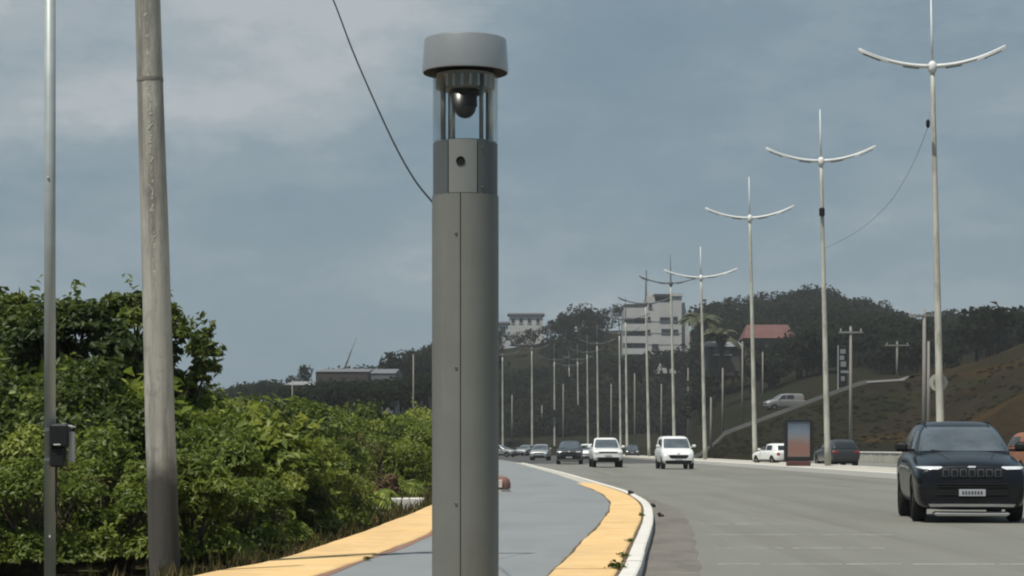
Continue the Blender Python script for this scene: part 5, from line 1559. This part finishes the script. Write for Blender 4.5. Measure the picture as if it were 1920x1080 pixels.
    for side in ('left', 'right'):
        pt('side_window', side, sw, 'glass_dark', nx=6); pt('side_window', side, sw2, 'glass_dark', nx=6)
        if kind == 'suv': pt('side_window', side, [(1.2, 1.25, 1.78), (1.38, 1.25, 1.72), (1.5, 1.25, 1.62)], 'glass_dark', nx=4)
        d0, d1 = (-.82, .16) if kind != 'pickup' else (-.9, 0)
        pt('sill_trim', side, [(st[5][1] + .02, ax[0] + wr_ + .12, ax[1] - wr_ - .12), (st[5][1] + .12, ax[0] + wr_ + .12, ax[1] - wr_ - .12)], 'trim', nx=6)
        for yy in ((.28,) if kind != 'pickup' else (.02,)):
            hnd = pt('door_handle', side, [(.98 if kind != 'hatch' else .86, yy - .22, yy - .04), (1.01 if kind != 'hatch' else .89, yy - .22, yy - .04)], paint, lift=.03, nx=3)
        for yy in (-.88, .17, 1.12):
            pt('door_gap', side, [(st[5][1] + .15, yy, yy + .012), (1.05 if kind != 'hatch' else .92, yy, yy + .012)], 'matte_black', nx=1, lift=.002)
    pt('rear_window', 'rear', rw_, 'glass_dark', nx=10)
    for sg in (-1, 1):
        mb = MB(); mz = st[5][2] + (.02 if kind != 'hatch' else .04); myy = ws[0][0] * 0 + sw[0][1] + .14
        mb.box((sg * (W + .10), myy, mz + .06), (.22, .12, .17), bev=.05); mb.box((sg * (W - .06), myy + .03, mz), (.2, .06, .05))
        mir = mb.build('mirror', M['trim' if paint == 'car_black' else paint], o)
    if kind == 'suv' and detail is True and paint == 'car_black': o.scale = (0.985, 1.0, 1.0)
    for a in ax:
        for sg in (-1, 1): wheel(o, sg * (W - tw / 2 - .015), a, wr_, tw)
    if kind == 'suv':
        for sg in (-1, 1):
            u = lambda a, b: (a, b) if sg > 0 else (-b, -a)
            hl = pt('headlight', 'front', [(.872, *u(.56, .78)), (.890, *u(.50, .85)), (.908, *u(.48, .88)), (.918, *u(.50, .88))], 'headlight', nx=10, lift=.012)
            pt('fog_light_recess', 'front', [(.40, *u(.62, .82)), (.56, *u(.62, .84)), (.58, *u(.64, .84))], 'matte_black', nx=5)
            pt('tail_light', 'rear', [(.88, *u(.5, .84)), (.98, *u(.5, .84))], 'taillight', nx=6)
        pt('upper_grille', 'front', [(.735, -.50, .50), (.76, -.525, .525), (.875, -.53, .53), (.895, -.51, .51)], 'matte_black', nx=16, lift=.004)
        for i in range(7):
            c = (i - 3) * .142
            gf = S.patch('front', [(.755, c - .036, c + .036), (.770, c - .054, c + .054), (.865, c - .056, c + .056), (.880, c - .040, c + .040)], nx=4, lift=.016).build('grille_slot', M['grille_metal'], o, auto=50)
            S.patch('front', [(.770, c - .028, c + .028), (.782, c - .042, c + .042), (.852, c - .042, c + .042), (.866, c - .030, c + .030)], nx=4, lift=.020).build('slot_mesh', M['matte_black'], gf, auto=50)
        pt('lower_grille', 'front', [(.40, -.58, .58), (.43, -.61, .61), (.62, -.62, .62), (.66, -.58, .58)], 'matte_black', nx=14, lift=.004)
        for zz in (.46, .59, .63): pt('grille_bar', 'front', [(zz, -.58, .58), (zz + .014, -.58, .58)], 'trim', nx=12, lift=.012)
        pt('bumper_strip', 'front', [(.275, -.68, .68), (.315, -.71, .71)], 'chrome', nx=16, lift=.016)
        pl_ = pt('number_plate', 'front', [(.445, -.215, .215), (.555, -.215, .215)], 'plate', nx=6, lift=.03)
        for i in range(7): S.patch('front', [(.475, -.165 + i * .05, -.135 + i * .05), (.525, -.165 + i * .05, -.135 + i * .05)], nx=1, lift=.034, sink=.004).build('plate_character', M['plate_ink'], pl_)
        pt('badge', 'front', [(.905, -.06, .06), (.928, -.06, .06)], 'chrome', nx=4, lift=.010)
        pt('hood_crease', 'top', [(-2.0, -.36, -.34), (-1.3, -.50, -.48)], 'trim', nx=1, lift=.003); pt('hood_crease', 'top', [(-2.0, .34, .36), (-1.3, .48, .50)], 'trim', nx=1, lift=.003)
        mb = MB(); mb.box((0, -2.16, .15), (1.25, .30, .07), bev=.03); mb.build('skid_plate', M['chrome'], o)
        mb = MB(); mb.box((0, 0, .30), (1.5, 4.0, .16)); mb.build('floor_pan', M['matte_black'], o)
        for sg in (-1, 1):
            mb = MB(); mb.tube([(sg * .56, .0, 1.655), (sg * .57, .15, 1.685), (sg * .57, 1.4, 1.685), (sg * .56, 1.6, 1.62)], .016, 6); mb.build('roof_rail', M['trim'], o, smooth=True)
            mb = MB(); mb.tube([(sg * .1, -1.09, 1.15), (sg * .38 - .18, -1.02, 1.19), (sg * .38 + .1, -.98, 1.20)], .009, 5); mb.build('wiper', M['matte_black'], o)
    elif kind == 'pickup':
        pt('upper_grille', 'front', [(.86, -.70, .70), (.885, -.72, .72), (.955, -.72, .72)], 'matte_black', nx=14)
        pt('lower_grille', 'front', [(.42, -.60, .60), (.47, -.66, .66), (.62, -.68, .68)], 'matte_black', nx=14)
        pt('bumper_bar', 'front', [(.39, -.78, .78), (.43, -.80, .80)], 'trim', nx=14, lift=.02)
        for sg in (-1, 1):
            u = lambda a, b: (a, b) if sg > 0 else (-b, -a)
            pt('headlight', 'front', [(.84, *u(.56, .84)), (.90, *u(.55, .87)), (.955, *u(.58, .88))], 'headlight', nx=6, lift=.012)
            pt('fog_light', 'front', [(.52, *u(.70, .78)), (.60, *u(.70, .78))], 'chrome', nx=3)
            pt('tail_light', 'rear', [(.80, *u(.76, .88)), (1.1, *u(.76, .86))], 'taillight', nx=3)
        pt('number_plate', 'front', [(.68, -.2, .2), (.78, -.2, .2)], 'plate', nx=4, lift=.02)
        mb = MB(); mb.box((0, 1.82, 1.20), (1.62, 1.5, .03)); mb.build('bed_cover', M['trim'], o)
        mb = MB(); mb.box((0, 0.1, .38), (1.5, 4.2, .12)); mb.build('chassis', M['matte_black'], o)
    elif kind == 'van':
        pt('upper_grille', 'front', [(.60, -.40, .40), (.66, -.50, .50), (.76, -.56, .56), (.80, -.54, .54)], 'matte_black', nx=12)
        pt('bumper_strip', 'front', [(.30, -.74, .74), (.36, -.84, .84), (.47, -.88, .88), (.50, -.60, .60)], 'trim', nx=14, lift=.01)
        for sg in (-1, 1):
            u = lambda a, b: (a, b) if sg > 0 else (-b, -a)
            pt('headlight', 'front', [(.80, *u(.60, .76)), (.88, *u(.58, .83)), (.97, *u(.64, .85))], 'headlight', nx=6, lift=.012)
            pt('tail_light', 'rear', [(.80, *u(.76, .86)), (1.3, *u(.74, .82))], 'taillight', nx=3)
        pt('badge', 'front', [(.845, -.07, .07), (.91, -.07, .07)], 'chrome', nx=4, lift=.012)
        pt('number_plate', 'front', [(.51, -.2, .2), (.59, -.2, .2)], 'plate', nx=4, lift=.02)
    else:
        pt('upper_grille', 'front', [(.60, -.42, .42), (.68, -.46, .46)], 'matte_black', nx=10)
        pt('lower_grille', 'front', [(.33, -.50, .50), (.46, -.54, .54)], 'matte_black', nx=10)
        for sg in (-1, 1):
            u = lambda a, b: (a, b) if sg > 0 else (-b, -a)
            pt('headlight', 'front', [(.60, *u(.50, .68)), (.66, *u(.48, .74)), (.73, *u(.50, .76))], 'headlight', nx=6, lift=.012)
            pt('tail_light', 'rear', [(.66, *u(.56, .78)), (.84, *u(.58, .78))], 'taillight', nx=5)
        pt('number_plate', 'front', [(.50, -.2, .2), (.58, -.2, .2)], 'plate', nx=4, lift=.02)
        pt('number_plate', 'rear', [(.60, -.2, .2), (.70, -.2, .2)], 'plate', nx=4, lift=.02)
        mb = MB(); mb.box((0, 0, .25), (1.4, 3.2, .1)); mb.build('floor_pan', M['matte_black'], o)
    return o

def ground_at(px, Y): return ((px - 960) / F * Y, Y, 0.0)
CG = 'cars driving towards the camera'
x, y, _ = ground_at(1850, 34.9)
car('black sport utility car with slotted grille and slim bright headlights, nearest at the right edge', 'car_black', 'suv', (x, y + 2.3, 0.004), R(-6), CG, 'sport_utility_car')
x, y, _ = ground_at(1139, 129)
car('white pickup truck coming on in the left lane, beside the dark car', 'car_white', 'pickup', (x, y + 2.6, 0.004), R(1), CG, 'pickup_truck', cat='pickup')
x, y, _ = ground_at(1270, 119)
car('white van with dark grille coming on near the median', 'car_white', 'van', (x, y + 2.2, 0.004), R(2), CG, 'van', cat='van')
x, y, _ = ground_at(1070, 152)
car('dark car with lit-looking headlights just left of the white pickup', 'car_dark', 'suv', (x, y + 2.3, 0.004), R(-3), CG)
x, y, _ = ground_at(1104, 178)
car('white car mostly hidden between the dark car and the white pickup', 'car_white', 'hatch', (x, y + 2, 0.010), R(-4), CG)
x, y, _ = ground_at(1014, 196)
car('small silver car far off, left of the dark car', 'car_silver', 'hatch', (x, y + 2, 0.010), R(-6), CG)
x, y, _ = ground_at(1187, 262)
car('far dark car between the pickup and the white van', 'car_dark', 'hatch', (x, y + 2, 0.010), R(-3), CG)
x, y, _ = ground_at(984, 290)
car('farthest small grey car at the bend of the road', 'car_silver', 'hatch', (x, y, 0.010), R(-20), CG)
x, y, _ = ground_at(940, 262)
car('far pale car just right of the grey pole', 'car_silver', 'hatch', (x, y, 0.010), R(60), CG)
OG = 'cars on the opposite carriageway'
x, y, _ = ground_at(1452, 150)
car('white car seen from behind, half hidden by the advertising panel', 'car_white', 'hatch', (median_x(y) + 6.0 if False else x, y, 0.004), R(200), OG)
x, y, _ = ground_at(1574, 131)
car('dark car seen from behind the median, right of the second lamp post', 'car_dark', 'suv', (x, y + 1.2, 0.004), R(186), OG)
M['car_dull'] = pm('dull_grey_paint', (0.17, 0.17, 0.165), 0.5, var=0.1, scale=3)
M['car_orange'] = pm('burnt_orange_paint', (0.30, 0.10, 0.032), 0.45, var=0.12, scale=3, coat=0.3)
x, y, _ = ground_at(1936, 90)
car('orange-brown van at the right edge, mostly hidden behind the black sport utility car', 'car_orange', 'van', (x, y, 0.004), R(183), OG, 'van', cat='van')
# pale vehicles on the ramp
for px, Yr, lab, kd, pa in ((1470, 238, 'pale vehicle on the ramp above the advertising panel', 'van', 'car_dull'),):
    X = (px - 960) / F * Yr
    c_ = car(lab, pa, kd, (X, Yr, land_h(X, Yr) + .28), R(-78), 'vehicles on the ramp')
    c_.rotation_euler = (0, R(-9) if False else 0, R(-78))

# ------------------------------------------------------------------ thin haze over the whole place
hz = MB(); hz.box((0, 660, 50), (2700, 1760, 106))
hm = bpy.data.materials.new('haze_air'); hm.use_nodes = True
hn = hm.node_tree.nodes; hn.remove(hn['Principled BSDF'])
pv = hn.new('ShaderNodeVolumePrincipled')
pv.inputs['Color'].default_value = (0.88, 0.92, 0.96, 1)
pv.inputs['Density'].default_value = 0.00022
hm.node_tree.links.new(pv.outputs[0], hn['Material Output'].inputs['Volume'])
tag(hz.build('haze', hm), 'thin pale haze in the air', 'haze', kind='stuff')
